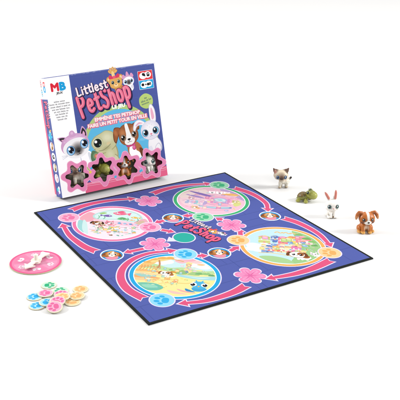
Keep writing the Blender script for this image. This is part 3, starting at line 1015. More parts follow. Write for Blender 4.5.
# company mark and text on the white strip
pr.paper = WHITE
m1, m2 = F(51.8, 91.5), F(58.2, 82.0)
mw = (m2[0] - m1[0]) * 1.0
mh = m2[1] - m1[1]
pr.frame(m1, (1, 0.01))
pr.text('M', 0, 0, mh * 0.88, rgb(226, 40, 62), 0.0, width=mw * 0.92, dil=1.5)
pr.text('B', mw * 1.14, 0.0, mh * 0.88, rgb(24, 164, 224), 0.0, width=mw * 0.68, dil=1.7)
j1 = F(59.6, 93.9)
pr.frame(j1, (1, 0.01))
pr.text('JEUX', 0, 0, 4.6, INK, 0.0, 'c', ital=0.12, dil=0.32)
pr.frame()
for k, (y, w) in enumerate(((101.6, 10), (104.0, 19), (106.6, 18), (109.2, 16), (111.7, 13), (114.2, 11), (116.8, 10), (119.4, 8.5))):
    c0 = F(59.0 + 0.17 * (y - 100), y)
    word_marks(pr, c0[0], c0[1] - 1.4, w * K * 1.02, 4.0, rgb(40, 40, 46), 10 + k)

# two little animals on the logo
pr.frame(F(115.4, 81.6), (0.96, 0.09))
OUT = rgb(40, 34, 60)
for dx, dy, rx, ry, ro in ((-8, 25, 3.4, 6, 0.9), (-5, 28, 3.4, 6.5, 0.35), (0, 29, 3.2, 6.5, -0.1), (4, 27, 3.2, 6, -0.6), (6, 24, 2.8, 5, -1.1)):
    pr.ell(dx, dy, rx + 0.8, ry + 0.8, rgb(186, 122, 56), ro, 14)
    pr.ell(dx, dy, rx, ry, rgb(236, 184, 104), ro, 14)
pr.ell(-2, 17, 4.2, 9, rgb(246, 214, 146), 0, 16)
pr.ell(7, -19, 13, 10, rgb(206, 146, 70), 0, 20)
for q in (-1, 1):
    pr.ell(q * 16, 8, 6.5, 7, rgb(214, 154, 76), 0, 18)
    pr.ell(q * 16, 8, 3.6, 4.2, rgb(246, 214, 160), 0, 14)
pr.ell(0, -2, 18.5, 15.5, rgb(196, 136, 64), 0, 30)
pr.ell(0, -1.4, 17.6, 14.6, rgb(230, 176, 96), 0, 30)
pr.blob([(-1, 12), (-12, 18), (-15, 9), (-1, 8), (13, 9), (11, 18)], rgb(222, 62, 96))
pr.ell(-1, 11, 4, 3.6, rgb(240, 96, 124), 0, 12)
for q in (-1, 1):
    pr.ell(q * 8 + 0.5, -1, 3.8, 4.2, rgb(60, 120, 130), 0, 16)
    pr.ell(q * 8 + 0.5, -1, 2.4, 3.0, INK, 0, 12)
    pr.ell(q * 8 - 0.6, 0.6, 1.0, 1.1, WHITE, 0, 8)
pr.ell(0, -8.5, 5.5, 3.8, rgb(250, 220, 160), 0, 16)
pr.ell(0, -7, 1.8, 1.3, rgb(150, 70, 60), 0, 10)
pr.frame(F(128.3, 80.2), (0.96, 0.09))
pr.ell(2, -17, 9, 10, WHITE, 0, 18)
pr.ell(7, -16, 4, 6, rgb(230, 230, 240), 0, 14)
for x in (-11, 0, 11):
    pr.blob([(x - 5, 8), (x - 2, 15 + (5 if x == 0 else 0)), (x + 2, 15 + (5 if x == 0 else 0)), (x + 5, 8), (x, 5)], rgb(226, 156, 196))
pr.ell(0, -1, 15.5, 13.5, rgb(214, 170, 204), 0, 26)
pr.ell(0, -3, 14.5, 11.5, WHITE, 0, 26)
for k, c in enumerate((206, 160, 118, 84)):
    pr.ell(0.5, -4.5, 8.2 - k * 1.4, 7.2 - k * 1.2, rgb(c, c - 6, c - 6), 0, 18)
for q in (-1, 1):
    pr.ell(q * 8.6, -2.4, 4.4, 4.8, rgb(150, 196, 232), 0, 16)
    pr.ell(q * 8.2, -2.4, 3.0, 3.6, INK, 0, 14)
    pr.ell(q * 8.2 - 1.2, -0.8, 1.1, 1.2, WHITE, 0, 8)
pr.ell(0.5, -7.5, 1.8, 1.2, INK, 0, 10)

# logo
p0, p1 = F(81.4, 115.8), F(130.8, 97.6)
d = (p1 - p0) / np.linalg.norm(p1 - p0)
pr.frame(p0, d)
n_ = np.linalg.norm(p1 - p0)
EY = 41
adv = sum(GL[c][1] for c in 'PetShop') - 0.12
ex = (n_ - 6 * 7.6 * 0.55) / adv
letters(pr, 'PetShop', ex, EY, 7.6, [(1.6, -2.6, 4.2, rgb(34, 30, 74)), (0, 0, 2.4, rgb(46, 34, 80)), (0, 0, 0.6, rgb(206, 70, 110)), (0, 0, -0.8, rgb(238, 118, 148)), (-1.1, 0.9, -6.0, rgb(248, 158, 180))], (0, 0.03, -0.02, 0.0, 0.02))
p0, p1 = F(78.0, 96.2), F(107.4, 87.2)
d = (p1 - p0) / np.linalg.norm(p1 - p0)
pr.frame(p0, d)
adv = sum(GL[c][1] for c in 'Littlest') - 0.06
ex = (np.linalg.norm(p1 - p0) - 7 * 3.9 * 0.55) / adv
letters(pr, 'Littlest', ex, 18, 3.9, [(1.0, -1.4, 2.8, rgb(34, 30, 74)), (0, 0, 1.4, rgb(46, 34, 80)), (0, 0, 0.0, rgb(253, 236, 242))], (0, 0.02, -0.02, 0.02, 0))
# LE JEU and the two lines
pr.frame(F(112.6, 108.8), (1, 0.02))
pr.text('LE JEU', 0, 0, 7.6, WHITE, 0.0, width=33, dil=0.55)
for s, a, b_, in (('EMMÈNE TES PETSHOP', (95.2, 121.6), (139.9, 113.3)), ('FAIRE UN PETIT TOUR EN VILLE', (88.4, 128.2), (147.0, 116.9))):
    a, b_ = F(*a), F(*b_)
    d = (b_ - a) / np.linalg.norm(b_ - a)
    pr.frame(a, d)
    L_ = np.linalg.norm(b_ - a)
    pr.text(s, 0.5, -0.9, 7.6, rgb(226, 84, 116), 0.0, width=L_, dil=1.75)
    pr.text(s, 0, 0, 7.6, rgb(240, 112, 140), 0.0, width=L_, dil=1.65)
    pr.text(s, 0, 0, 7.6, rgb(255, 250, 248), 0.0, width=L_, dil=0.5)

# age and player marks
pr.frame()
sq = [F(137.5, 71.6), F(151.9, 70.0), F(152.6, 78.8), F(138.7, 80.5)]
sq2 = [F(138.8, 81.0), F(152.8, 79.3), F(154.0, 87.6), F(139.9, 89.5)]
for q, c, kind in ((sq, rgb(232, 58, 66), 0), (sq2, rgb(26, 170, 224), 1)):
    x0, x1 = (q[0][0] + q[3][0]) / 2, (q[1][0] + q[2][0]) / 2
    y0, y1 = (q[2][1] + q[3][1]) / 2, (q[0][1] + q[1][1]) / 2
    pr.rrect(x0 - 0.8, y0 - 0.8, x1 + 0.8, y1 + 0.8, 1.5, rgb(232, 236, 246))
    pr.rrect(x0, y0, x1, y1, 1.2, c)
    w, h = x1 - x0, y1 - y0
    pr.ell(x0 + w * 0.34, y0 + h * 0.48, w * 0.26, h * 0.38, WHITE, 0, 24)
    pr.ell(x0 + w * 0.67, y0 + h * 0.54, w * 0.24, h * 0.36, WHITE, 0, 24)
    if kind == 0:
        pr.blob([(x0 + w * 0.30, y0 + h * 0.76), (x0 + w * 0.46, y0 + h * 0.72), (x0 + w * 0.5, y0 + h * 0.4), (x0 + w * 0.38, y0 + h * 0.44), (x0 + w * 0.28, y0 + h * 0.55)], INK)
        pr.rrect(x0 + w * 0.60, y0 + h * 0.34, x0 + w * 0.80, y0 + h * 0.78, 2.5, INK)
        pr.ell(x0 + w * 0.67, y0 + h * 0.62, 1.0, 1.3, WHITE, 0, 10)
        pr.ell(x0 + w * 0.74, y0 + h * 0.62, 1.0, 1.3, WHITE, 0, 10)
    else:
        pr.ell(x0 + w * 0.25, y0 + h * 0.5, w * 0.1, h * 0.17, INK, 0, 14)
        pr.blob([(x0 + w * 0.27, y0 + h * 0.7), (x0 + w * 0.34, y0 + h * 0.5), (x0 + w * 0.28, y0 + h * 0.35)], INK)
        pr.poly([(x0 + w * 0.4, y0 + h * 0.5), (x0 + w * 0.46, y0 + h * 0.62), (x0 + w * 0.52, y0 + h * 0.5), (x0 + w * 0.46, y0 + h * 0.38)], INK)
        pr.ell(x0 + w * 0.62, y0 + h * 0.5, w * 0.09, h * 0.17, INK, 0, 14)
        for qx in (0.72, 0.8):
            pr.rrect(x0 + w * qx - 1.2, y0 + h * 0.36, x0 + w * qx + 1.2, y0 + h * 0.72, 1.1, INK)

# kitten on the front
pr.frame(F(76.4, 146.2), (0.985, 0.1))
MAUVE = rgb(216, 166, 208)
pr.blob([(8, -18), (30, -20), (33, -42), (24, -54), (6, -50), (4, -34)], WHITE)
pr.blob([(24, -22), (31, -26), (33, -42), (28, -52), (24, -36)], rgb(226, 232, 240))
for q, e in ((-1, [(-28, 14), (-40, 27), (-37.5, 30), (-22, 27), (-14, 16)]), (1, [(14, 18), (22, 38), (27, 40), (33, 26), (30, 12)])):
    pr.blob(e, MAUVE)
    ctr = np.mean(e, axis=0)
    pr.blob([tuple(ctr + (np.array(p) - ctr) * 0.72) for p in e], rgb(50, 42, 48))
    pr.blob([tuple(ctr + (np.array(p) - ctr) * 0.34 + np.array((0, -2))) for p in e], rgb(236, 176, 206))
pr.ell(-2, 4, 35.5, 26, MAUVE, 0, 40)
shade(pr, -2, 16, 26, 12, MAUVE, rgb(234, 196, 228), 6)
pr.blob([(-11, 24), (-10, 34), (-4, 38), (2, 35), (4, 24)], MAUVE)
pr.ell(-3.5, 32, 3.4, 3.4, rgb(232, 190, 224), 0, 14)
for x, y in ((-26, 16), (-18, 22), (16, 22), (24, 14)):
    pr.ell(x, y, 2.6, 2.2, rgb(230, 186, 220), 0, 12)
pr.blob([(-34, -2), (-26, 11), (-8, 18), (12, 18), (26, 11), (32, -2), (27, -17), (12, -26), (-8, -27), (-26, -18)], rgb(252, 252, 253))
for k in range(9):
    v = 236 - k * 22
    pr.ell(1.5 + 0.1 * k, -6 - 0.4 * k, 19 - k * 1.75, 17.5 - k * 1.7, rgb(v, v - 3, v - 4), 0.25, 26)
for q, ex_, ey_ in ((-1, -15.5, -6.5), (1, 20.5, 0.5)):
    pr.ell(ex_, ey_, 10.6, 11.4, rgb(40, 44, 60), 0, 26)
    pr.ell(ex_, ey_, 9.8, 10.6, rgb(120, 180, 230), 0, 26)
    pr.ell(ex_ - 2, ey_ - 3.5, 7, 6, rgb(164, 210, 244), 0, 20)
    pr.ell(ex_ + 1.2, ey_ + 1, 6.8, 7.6, rgb(18, 20, 34), 0, 22)
    pr.ell(ex_ - 3, ey_ + 4.4, 2.9, 3.0, WHITE, 0, 14)
    pr.ell(ex_ + 4, ey_ - 4, 1.6, 1.6, rgb(170, 206, 240), 0, 10)
pr.blob([(-1, -12), (3, -10.6), (7, -11.4), (3.4, -15.6)], rgb(30, 26, 30))
pr.stroke([(3.4, -15), (2.6, -19), (-3, -19.6)], 1.1, rgb(40, 34, 38), n=4)
pr.stroke([(2.6, -19), (8, -18.6)], 1.1, rgb(40, 34, 38))
for k in (-1, 0, 1):
    pr.stroke([(-27, -16 + k), (-40, -17 + k * 4)], 0.7, rgb(180, 186, 206))
    pr.stroke([(28, -10 + k), (37, -8 + k * 4)], 0.7, rgb(150, 170, 196))

# turtle
pr.frame(F(104.5, 143.5), (0.985, 0.1))
SK, SK2, SKD = rgb(206, 206, 160), rgb(220, 220, 180), rgb(170, 168, 120)
pr.blob([(-34, -8), (-20, -16), (-8, -24), (-6, -44), (-22, -54), (-36, -44), (-42, -24)], rgb(92, 128, 92))
for x, y, r, c in ((-28, -22, 8, rgb(128, 160, 116)), (-24, -38, 8, rgb(116, 148, 104)), (-14, -30, 7, rgb(138, 168, 122))):
    pr.ell(x, y, r, r * 0.9, c, 0.3, 16)
pr.ell(-27, -23, 5.2, 5.4, rgb(214, 120, 96), 0, 16)
pr.ell(-27, -23, 2.8, 3.0, rgb(240, 160, 130), 0, 12)
pr.blob([(-4, -16), (24, -8), (30, -28), (22, -48), (-2, -50), (-14, -38)], SKD)
pr.blob([(-3, -18), (22, -10), (27, -28), (20, -45), (-2, -47), (-11, -37)], SK)
pr.blob([(12, -30), (24, -34), (30, -50), (20, -56), (10, -46)], SKD)
pr.blob([(13, -32), (23, -36), (27.5, -49), (20, -53.5), (12, -45)], SK2)
pr.blob([(-12, -32), (-2, -30), (2, -44), (-8, -52), (-16, -42)], SK2)
pr.blob([(-33, 6), (-24, 20), (-4, 26), (10, 29), (26, 22), (33, 8), (30, -10), (14, -20), (-8, -22), (-24, -14)], SKD)
pr.blob([(-32, 6), (-23, 19), (-4, 25), (10, 28), (25, 21), (31, 8), (28, -9), (13, -18.5), (-8, -20.5), (-23, -13)], SK)
shade(pr, 10, 12, 17, 13, SK, rgb(228, 228, 192), 7, -0.35)
shade(pr, 2, -12, 14, 6, SK, rgb(186, 184, 136), 5, 0.1)
shade(pr, 8, -30, 12, 14, SK, rgb(222, 222, 184), 6)
pr.ell(-17, 6, 14.2, 13.6, SKD, 0, 26)
pr.ell(-17, 6, 13.4, 12.8, SK2, 0, 26)
pr.ell(-16.5, 5.5, 10.4, 10.6, rgb(50, 70, 60), 0, 26)
pr.ell(-15.9, 5, 8.8, 9.4, rgb(16, 24, 24), 0, 24)
pr.ell(-20.5, 9.5, 3.6, 3.4, WHITE, 0, 16)
pr.ell(-12, 0, 2.2, 2.2, rgb(110, 150, 130), 0, 12)
pr.stroke([(-18, -13), (-6, -14), (8, -9), (15, -5)], 1.1, rgb(120, 120, 80))
pr.ell(-27, -7, 1.2, 1.0, rgb(110, 108, 74), 0, 8)
pr.ell(10, -2, 5.5, 3.4, rgb(224, 208, 160), 0.2, 14)

# puppy
pr.frame(F(128.2, 136.6), (0.93, 0.09))
BR, BRD, BRL = rgb(160, 94, 54), rgb(112, 62, 36), rgb(184, 118, 72)
pr.blob([(-6, -20), (20, -18), (32, -38), (30, -58), (4, -62), (-8, -46)], BRL)
pr.blob([(0, -24), (12, -24), (14, -52), (0, -54), (-6, -40)], WHITE)
pr.blob([(8, -38), (20, -44), (26, -58), (14, -62), (6, -52)], WHITE)
pr.blob([(24, -36), (34, -42), (33, -58), (25, -58)], BRD)
pr.blob([(-16, 26), (-32, 31), (-39, 18), (-41, 0), (-36, -8), (-29, 2), (-22, 14)], BRD)
pr.blob([(-17, 25), (-31, 29), (-37, 17), (-39, 1), (-36, -5), (-30, 4), (-23, 15)], BR)
pr.blob([(18, 28), (32, 30), (37, 22), (34, 10), (24, 14)], BRD)
pr.blob([(19, 27), (31, 28), (35, 21), (33, 13), (25, 15)], BR)
pr.blob([(-25, 10), (-16, 28), (2, 33), (20, 27), (29, 10), (28, -8), (14, -20), (-8, -21), (-23, -10)], BRD)
pr.blob([(-24, 10), (-15, 27), (2, 32), (19, 26), (28, 10), (27, -8), (14, -19), (-8, -20), (-22, -10)], BR)
shade(pr, -13, 12, 10.5, 13, BR, rgb(196, 128, 80), 6, 0.3)
shade(pr, 16.5, 13, 8.5, 11, BR, rgb(196, 128, 80), 6, -0.3)
shade(pr, -32, 17, 5.6, 10, BR, rgb(186, 116, 70), 4, 0.2)
pr.blob([(-3, 32), (4, 33), (6.5, 18), (9, 4), (17, -10), (10, -20), (-6, -20.5), (-13, -12), (-5, 4), (-4, 18)], rgb(254, 252, 248))
for ex_, ey_ in ((-14.5, 0), (17.5, 2)):
    pr.ell(ex_, ey_, 8.6, 9.2, BRD, 0, 24)
    pr.ell(ex_, ey_, 7.6, 8.2, rgb(214, 188, 160), 0, 24)
    pr.ell(ex_, ey_, 6.6, 7.2, rgb(92, 70, 50), 0, 22)
    pr.ell(ex_, ey_, 5.0, 5.8, rgb(16, 12, 12), 0, 20)
    pr.ell(ex_ - 2.2, ey_ + 2.8, 2.0, 2.1, WHITE, 0, 12)
    pr.ell(ex_ + 2.4, ey_ - 3, 1.2, 1.2, rgb(190, 160, 130), 0, 10)
pr.blob([(-3.5, -6), (1, -4.6), (5.5, -6), (3.5, -9.6), (-1, -9.8)], rgb(24, 18, 20))
pr.stroke([(1, -10), (0.6, -13.5), (-5, -14.5)], 1.0, rgb(90, 60, 50), n=4)
pr.stroke([(0.6, -13.5), (7, -14)], 1.0, rgb(90, 60, 50))
pr.stroke([(-9, -22.5), (2, -24.5), (14, -21.5)], 4.0, rgb(206, 66, 128))
pr.ell(10, -31, 5.4, 6.4, rgb(190, 60, 122), 0, 18)
pr.ell(9.4, -30.2, 3.8, 4.6, rgb(236, 120, 170), 0, 16)

# rabbit
pr.frame(F(150.4, 130.0), (0.985, 0.1))
RB, RBS = rgb(253, 252, 254), rgb(206, 206, 222)
pr.blob([(-8, -18), (10, -18), (22, -36), (18, -56), (-6, -58), (-16, -44)], RBS)
pr.blob([(-7, -18), (9, -18), (20, -36), (16, -54), (-5, -56), (-14, -43)], RB)
pr.blob([(6, -40), (16, -36), (20, -50), (10, -57), (2, -50)], RBS)
pr.blob([(7, -41), (15, -38), (18, -49), (10, -55), (4, -49)], RB)
pr.blob([(-14, -40), (-6, -38), (-4, -54), (-12, -56), (-18, -50)], rgb(236, 236, 246))
pr.blob([(-10, 21), (-24, 32), (-38, 28), (-45, 13), (-40, 8), (-33, 17), (-22, 18), (-12, 12)], RBS)
pr.blob([(-10, 20), (-24, 30.5), (-37, 27), (-43.5, 13), (-40.5, 10), (-33.5, 18), (-22, 19), (-12, 13)], RB)
pr.blob([(-16, 21), (-26, 26), (-36, 21), (-35, 18.5), (-26, 21.5)], rgb(240, 186, 206))
pr.blob([(6, 18), (6, 40), (10, 58), (17, 60), (23, 46), (22, 26), (17, 15)], RBS)
pr.blob([(7, 18), (7.2, 40), (11, 56.5), (16.5, 58), (21.6, 46), (20.6, 26), (16, 16)], RB)
pr.blob([(10.5, 24), (10.5, 40), (13.5, 52), (17, 46), (17.4, 28)], rgb(240, 180, 202))
pr.ell(0, 0, 26.5, 23.5, RBS, 0, 34)
pr.ell(0, 0.6, 25.6, 22.6, RB, 0, 34)
shade(pr, 0, 0.6, 25.4, 22.4, rgb(226, 224, 240), rgb(253, 252, 254), 7, 0, 0, 3)
for q in (-1, 1):
    shade(pr, q * 17, -13, 4.5, 3, rgb(248, 236, 244), rgb(250, 214, 228), 4)
for x, y in ((-6, 14), (0, 17), (6, 13), (-1, 9)):
    pr.stroke([(x, y), (x + 0.6, y - 2.4)], 0.7, rgb(196, 196, 214))
for q in (-1, 1):
    ex_, ey_ = q * 14.6 - 0.6, -4.0
    pr.ell(ex_, ey_, 8.6, 9.2, rgb(60, 66, 84), 0, 24)
    pr.ell(ex_, ey_, 7.8, 8.4, rgb(128, 196, 226), 0, 24)
    pr.ell(ex_ - q * 1.6, ey_ + 0.4, 5.8, 6.8, rgb(14, 16, 26), 0, 20)
    pr.ell(ex_ - 2.4, ey_ + 3.4, 2.2, 2.3, WHITE, 0, 12)
pr.blob([(-3, -9), (0, -7.8), (3, -9), (0, -11.8)], rgb(240, 128, 150))
pr.stroke([(0, -11.5), (-0.4, -14), (-4.5, -14.6)], 0.8, rgb(150, 130, 150), n=4)
pr.stroke([(-0.4, -14), (4, -14.6)], 0.8, rgb(150, 130, 150))
pr.frame()


EDGEW = rgb(128, 142, 200)
pr.rect(xl, H_ - 0.55, W_, H_, EDGEW)
pr.rect(W_ - 0.5, F(167, 168)[1], W_, H_, EDGEW)
r5 = random.Random(5)
for k in range(16):
    x, w_ = r5.uniform(xl, W_ - 8), r5.uniform(1.5, 7)
    pr.rect(x, H_ - r5.uniform(0.7, 1.1), x + w_, H_, rgb(176, 184, 220))
for x, y in ((W_, H_), (W_, 0)):
    pr.ell(x, y, 1.8, 1.6, rgb(214, 214, 226), 0, 10)


# star windows
def star_pts(cx, cy, r1, r2, a0, grow=0.0, n=6):
    pts = []
    for k in range(n):
        for da, r in ((-0.17, r1 * 0.93), (0, r1 * 1.0), (0.17, r1 * 0.93)):
            a = math.radians(a0 + k * 360 / n) + da
            pts.append((cx + (r + grow) * math.cos(a), cy + (r + grow) * math.sin(a)))
        a = math.radians(a0 + (k + 0.5) * 360 / n)
        pts.append((cx + (r2 + grow) * math.cos(a), cy + (r2 + grow) * math.sin(a)))
    return pts


STARS = [(F(77.2, 176.3), 52), (F(102.8, 169.6), 32), (F(127.2, 168.2 - 0.6), 32), (F(151.8, 162.9), 52)]
for (sx, sy), a0 in STARS:
    pr.blob(star_pts(sx, sy, 29.0, 17.8, a0, 11.5), rgb(250, 190, 216), 3)
for (sx, sy), a0 in STARS:
    pr.blob(star_pts(sx, sy, 29.0, 17.8, a0, 10.0), STARF, 3)
# bits of confetti between the frames
for px, py, c in ((91.5, 168.2, rgb(80, 180, 230)), (90.4, 172.2, rgb(246, 214, 90)), (115.5, 176.8, rgb(80, 190, 232)), (140.5, 171, rgb(90, 190, 230))):
    x, y = F(px, py)
    pr.ell(x, y, 3.6, 3.0, c, 0.5, 12)
HOLES = []
for (sx, sy), a0 in STARS:
    h = [tuple(p) for p in catmull(star_pts(sx, sy, 29.0, 17.8, a0), True, 2)]
    HOLES.append(h)
    pr.poly(h, None)


def front_map(x, y):
    return (x / 1000, y / 1000, 0.0)


lid_front = pr.build('lid_front', front_map)

# left side print: the lid's side in blue with lettering and pets running down it
LD = 0.034          # lid depth; the tray shows behind it
pr = Print()
pr.rect(0, 0, LD * 1000, H_, BOXBLUE)
yw = FS(44.5, 99.5)[1]
pr.rect(0, yw, LD * 1000, H_, WHITE)
# lettering reads downwards: letters' up points to the front edge (small x)
pr.frame((LD * 1000 - 10.5, yw - 5), (0, -1), (-1, 0))
sx_ = 64
letters(pr, 'PetShop', sx_ / 5.6, 14, 2.9, [(0.6, -0.8, 2.4, rgb(34, 30, 74)), (0, 0, 0.0, rgb(238, 112, 146))])
pr.frame((LD * 1000 - 29, yw - 8), (0, -1), (-1, 0))
letters(pr, 'Littlest', 7.6, 5.4, 1.4, [(0.3, -0.4, 1.2, rgb(34, 30, 74)), (0, 0, 0.0, rgb(252, 236, 242))])


def side_pet(y, c, patch, ear):
    pr.frame((LD * 500, y), (0, -1), (-1, 0))
    pr.ell(0, 0, 10.5, 11.5, rgb(240, 240, 250), 0, 22)
    mini_pet(-1.5, 2.5, 6.2, c, patch, ear)


pr.frame((LD * 430, yw - 74), (0, -1), (-1, 0))
mini_pet(0, 0, 6.4, rgb(236, 180, 90), rgb(246, 210, 130))
mini_pet(8, -6, 5, WHITE, rgb(90, 80, 80), rgb(220, 160, 196))
pr.frame()
ys = [FS(52.0, 136.5)[1], FS(54.0, 147)[1], FS(55.5, 157.5)[1], FS(57.8, 168.5)[1], FS(59.2, 179)[1], FS(61, 191.5)[1]]
pr.frame((LD * 500, ys[0]), (0, -1), (-1, 0))
pr.poly(star_pts(0, 0, 12, 6.5, 20), rgb(60, 190, 230))
side_pet(ys[1], rgb(236, 170, 90), rgb(130, 80, 40), rgb(150, 90, 50))
pr.frame((LD * 500, ys[2]), (0, -1), (-1, 0))
pr.ell(0, 0, 10, 11, WHITE, 0, 22)
pr.ell(0, 0, 5, 6.5, INK, 0, 16)
pr.ell(-1, 2, 2.2, 2.4, WHITE, 0, 10)
side_pet(ys[3], rgb(214, 190, 100), rgb(96, 60, 30), rgb(90, 60, 40))
side_pet(ys[4], rgb(250, 236, 240), rgb(236, 180, 190), rgb(246, 200, 210))
pr.frame((LD * 500, ys[5]), (0, -1), (-1, 0))
for k, c in enumerate((rgb(250, 250, 250), rgb(70, 200, 214), rgb(250, 250, 250), rgb(140, 110, 190))):
    pr.ell(-6 + k * 4.2, 4 - (k % 2) * 8, 4.6, 5.6, c, 0.4, 14)
# small company mark near the top
mk = FS(44.2, 87.5)
pr.frame((mk[0], mk[1]), (1, 0))
pr.rrect(-6, 0.5, 6, 12, 3, rgb(228, 44, 60))
pr.ell(0, -5, 7, 7.4, rgb(26, 166, 224), 0, 20)
pr.text('M', 0, 3.0, 6, WHITE, 0.03, 'c')
pr.text('B', 0, -8, 6, WHITE, 0.03, 'c')
pr.frame()
# age strip beside it, turned on end
x0, y0 = FS(39.6, 96.5)
y1 = FS(39.0, 80.5)[1]
x0 = min(LD * 1000 - 6.5, x0)
pr.rrect(x0 - 4.4, (y0 + y1) / 2 + 0.4, x0 + 4.4, y1, 3.6, rgb(240, 130, 140))
pr.rrect(x0 - 4.4, y0, x0 + 4.4, (y0 + y1) / 2 - 0.4, 3.6, rgb(80, 190, 230))
for k in range(4):
    yy = y0 + (y1 - y0) * (0.14 + 0.24 * k)
    pr.ell(x0, yy, 3.2, 3.6, rgb(250, 250, 250), 0, 14)
    pr.ell(x0 + 0.3, yy, 1.5, 2.2, rgb(60, 64, 66), 0, 10)
lid_side = pr.build('lid_side', lambda x, y: (0.0, y / 1000, -x / 1000))

# assemble the lid: printed front and side, plain sides, inner faces, star cut edges
verts, faces, cols, mats = [], [], [], []


def add_part(me, flip=False):
    n0 = len(verts)
    verts.extend(tuple(v.co) for v in me.vertices)
    data = np.zeros(len(me.loops) * 4, np.float32)
    me.color_attributes['ink'].data.foreach_get('color', data)
    data = data.reshape(-1, 4)
    for p in me.polygons:
        vi = [n0 + i for i in p.vertices]
        ci = data[list(p.loop_indices)]
        if flip:
            vi = vi[::-1]
            ci = ci[::-1]
        faces.append(vi)
        cols.append(ci)
        mats.append(0)


def add_face(pts, c, mi=0):
    n0 = len(verts)
    verts.extend(tuple(p) for p in pts)
    faces.append(list(range(n0, n0 + len(pts))))
    cols.append(np.array([c] * len(pts), np.float32))
    mats.append(mi)


add_part(lid_front)
add_part(lid_side, True)
add_face([(0, XH, 0), (XW, XH, 0), (XW, XH, -LD), (0, XH, -LD)], BOXBLUE)
add_face([(XW, 0, 0), (XW, 0, -LD), (XW, XH, -LD), (XW, XH, 0)], BOXBLUE)
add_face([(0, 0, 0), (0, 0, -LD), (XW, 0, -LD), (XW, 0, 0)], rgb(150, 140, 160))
T_ = 0.0014
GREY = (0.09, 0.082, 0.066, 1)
for h in HOLES:
    P3 = [(p[0] / 1000, p[1] / 1000) for p in h]
    for i in range(len(P3)):
        a, b_ = P3[i], P3[(i + 1) % len(P3)]
        add_face([(a[0], a[1], 0), (a[0], a[1], -T_), (b_[0], b_[1], -T_), (b_[0], b_[1], 0)], rgb(206, 150, 176))
inn = Print()
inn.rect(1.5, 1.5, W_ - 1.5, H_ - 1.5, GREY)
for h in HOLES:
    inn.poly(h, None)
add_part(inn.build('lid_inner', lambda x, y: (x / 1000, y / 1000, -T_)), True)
e = 0.0014
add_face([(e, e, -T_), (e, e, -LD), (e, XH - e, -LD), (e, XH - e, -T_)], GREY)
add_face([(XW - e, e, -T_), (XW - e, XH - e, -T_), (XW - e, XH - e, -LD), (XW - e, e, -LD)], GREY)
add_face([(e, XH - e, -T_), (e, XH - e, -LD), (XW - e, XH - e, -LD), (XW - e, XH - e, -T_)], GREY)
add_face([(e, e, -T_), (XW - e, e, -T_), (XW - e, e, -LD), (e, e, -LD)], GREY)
me = mesh('lid', verts, faces)
at = me.color_attributes.new('ink', 'FLOAT_COLOR', 'CORNER')
at.data.foreach_set('color', np.concatenate(cols).astype(np.float32).ravel())

game_box = empty('game_box', XM)
tag(game_box, 'blue and white cardboard game box with four star windows, standing tilted behind the board', 'game box')
link('lid', me, [M_BOX], game_box)
# tray: a little smaller than the lid, showing behind it at the sides
TI = 0.0018
bm = bmesh.new()
x0, x1, y0, y1, z0, z1 = TI, XW - TI, TI, XH - TI, -XD, -0.024


def wall(a, b_, c, d_):
    bm.faces.new([bm.verts.new(p) for p in (a, b_, c, d_)])


wall((x0, y0, z0), (x0, y1, z0), (x1, y1, z0), (x1, y0, z0))
wall((x0, y0, z0), (x0, y0, z1), (x0, y1, z1), (x0, y1, z0))
wall((x1, y0, z0), (x1, y1, z0), (x1, y1, z1), (x1, y0, z1))
wall((x0, y0, z0), (x1, y0, z0), (x1, y0, z1), (x0, y0, z1))
wall((x0, y1, z0), (x0, y1, z1), (x1, y1, z1), (x1, y1, z0))
bmesh.ops.remove_doubles(bm, verts=bm.verts[:], dist=1e-6)
bmesh.ops.bevel(bm, geom=[ed for ed in bm.edges if len(ed.link_faces) == 2], offset=0.0022, segments=3, affect='EDGES')
bmesh.ops.bisect_plane(bm, geom=bm.verts[:] + bm.edges[:] + bm.faces[:], plane_co=(0, yw / 1000, 0), plane_no=(0, 1, 0))
me = bpy.data.meshes.new('tray')
bm.to_mesh(me)
bm.free()
at = me.color_attributes.new('ink', 'FLOAT_COLOR', 'CORNER')
for p in me.polygons:
    c = rgb(236, 104, 140)
    if p.center.y > yw / 1000 and p.center.x < 0.02:
        c = WHITE
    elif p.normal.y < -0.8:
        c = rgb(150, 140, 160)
    for li in p.loop_indices:
        at.data[li].color = c
link('tray', me, M_BOX, game_box)
# grey insert that carries the pets behind the windows
sy0 = min(s[0][1] for s in STARS) / 1000
bm = bmesh.new()


def ibox(a, b_):
    r = bmesh.ops.create_cube(bm, size=1)
    for v in r['verts']:
        v.co = Vector([a[i] if v.co[i] < 0 else b_[i] for i in range(3)])


ibox((0.005, 0.006, -0.0465), (XW - 0.005, XH - 0.02, -0.0450))
LEDGES = []
for (sx, sy), a0 in STARS:
    ly = sy / 1000 - 0.0235
    LEDGES.append((sx / 1000, ly))
    ibox((sx / 1000 - 0.0305, ly - 0.002, -0.0449), (sx / 1000 + 0.0305, ly, -0.010))
me = bpy.data.meshes.new('insert')
bm.to_mesh(me)
bm.free()
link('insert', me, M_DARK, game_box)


# ------------------------------------------------------------------ toy animals
def ellipsoid(bm, c, r, rot=None):
    mt = Matrix.Translation(c)
    if rot is not None:
        mt = mt @ rot
    mt = mt @ Matrix.Diagonal((r[0], r[1], r[2], 1))
    bmesh.ops.create_uvsphere(bm, u_segments=20, v_segments=14, radius=1, matrix=mt)


def taper(bm, pts):
    """A limb as a chain of balls, thick enough to fuse: (x, y, z, r) along a line."""
    for (a, b_) in zip(pts[:-1], pts[1:]):
        a, b_ = np.array(a), np.array(b_)
        L = np.linalg.norm(b_[:3] - a[:3])
        n = max(2, int(L / (min(a[3], b_[3]) * 0.35)))
        for k in range(n + 1):
            q = a + (b_ - a) * k / n
            bmesh.ops.create_icosphere(bm, subdivisions=2, radius=float(q[3]), matrix=Matrix.Translation(q[:3]))


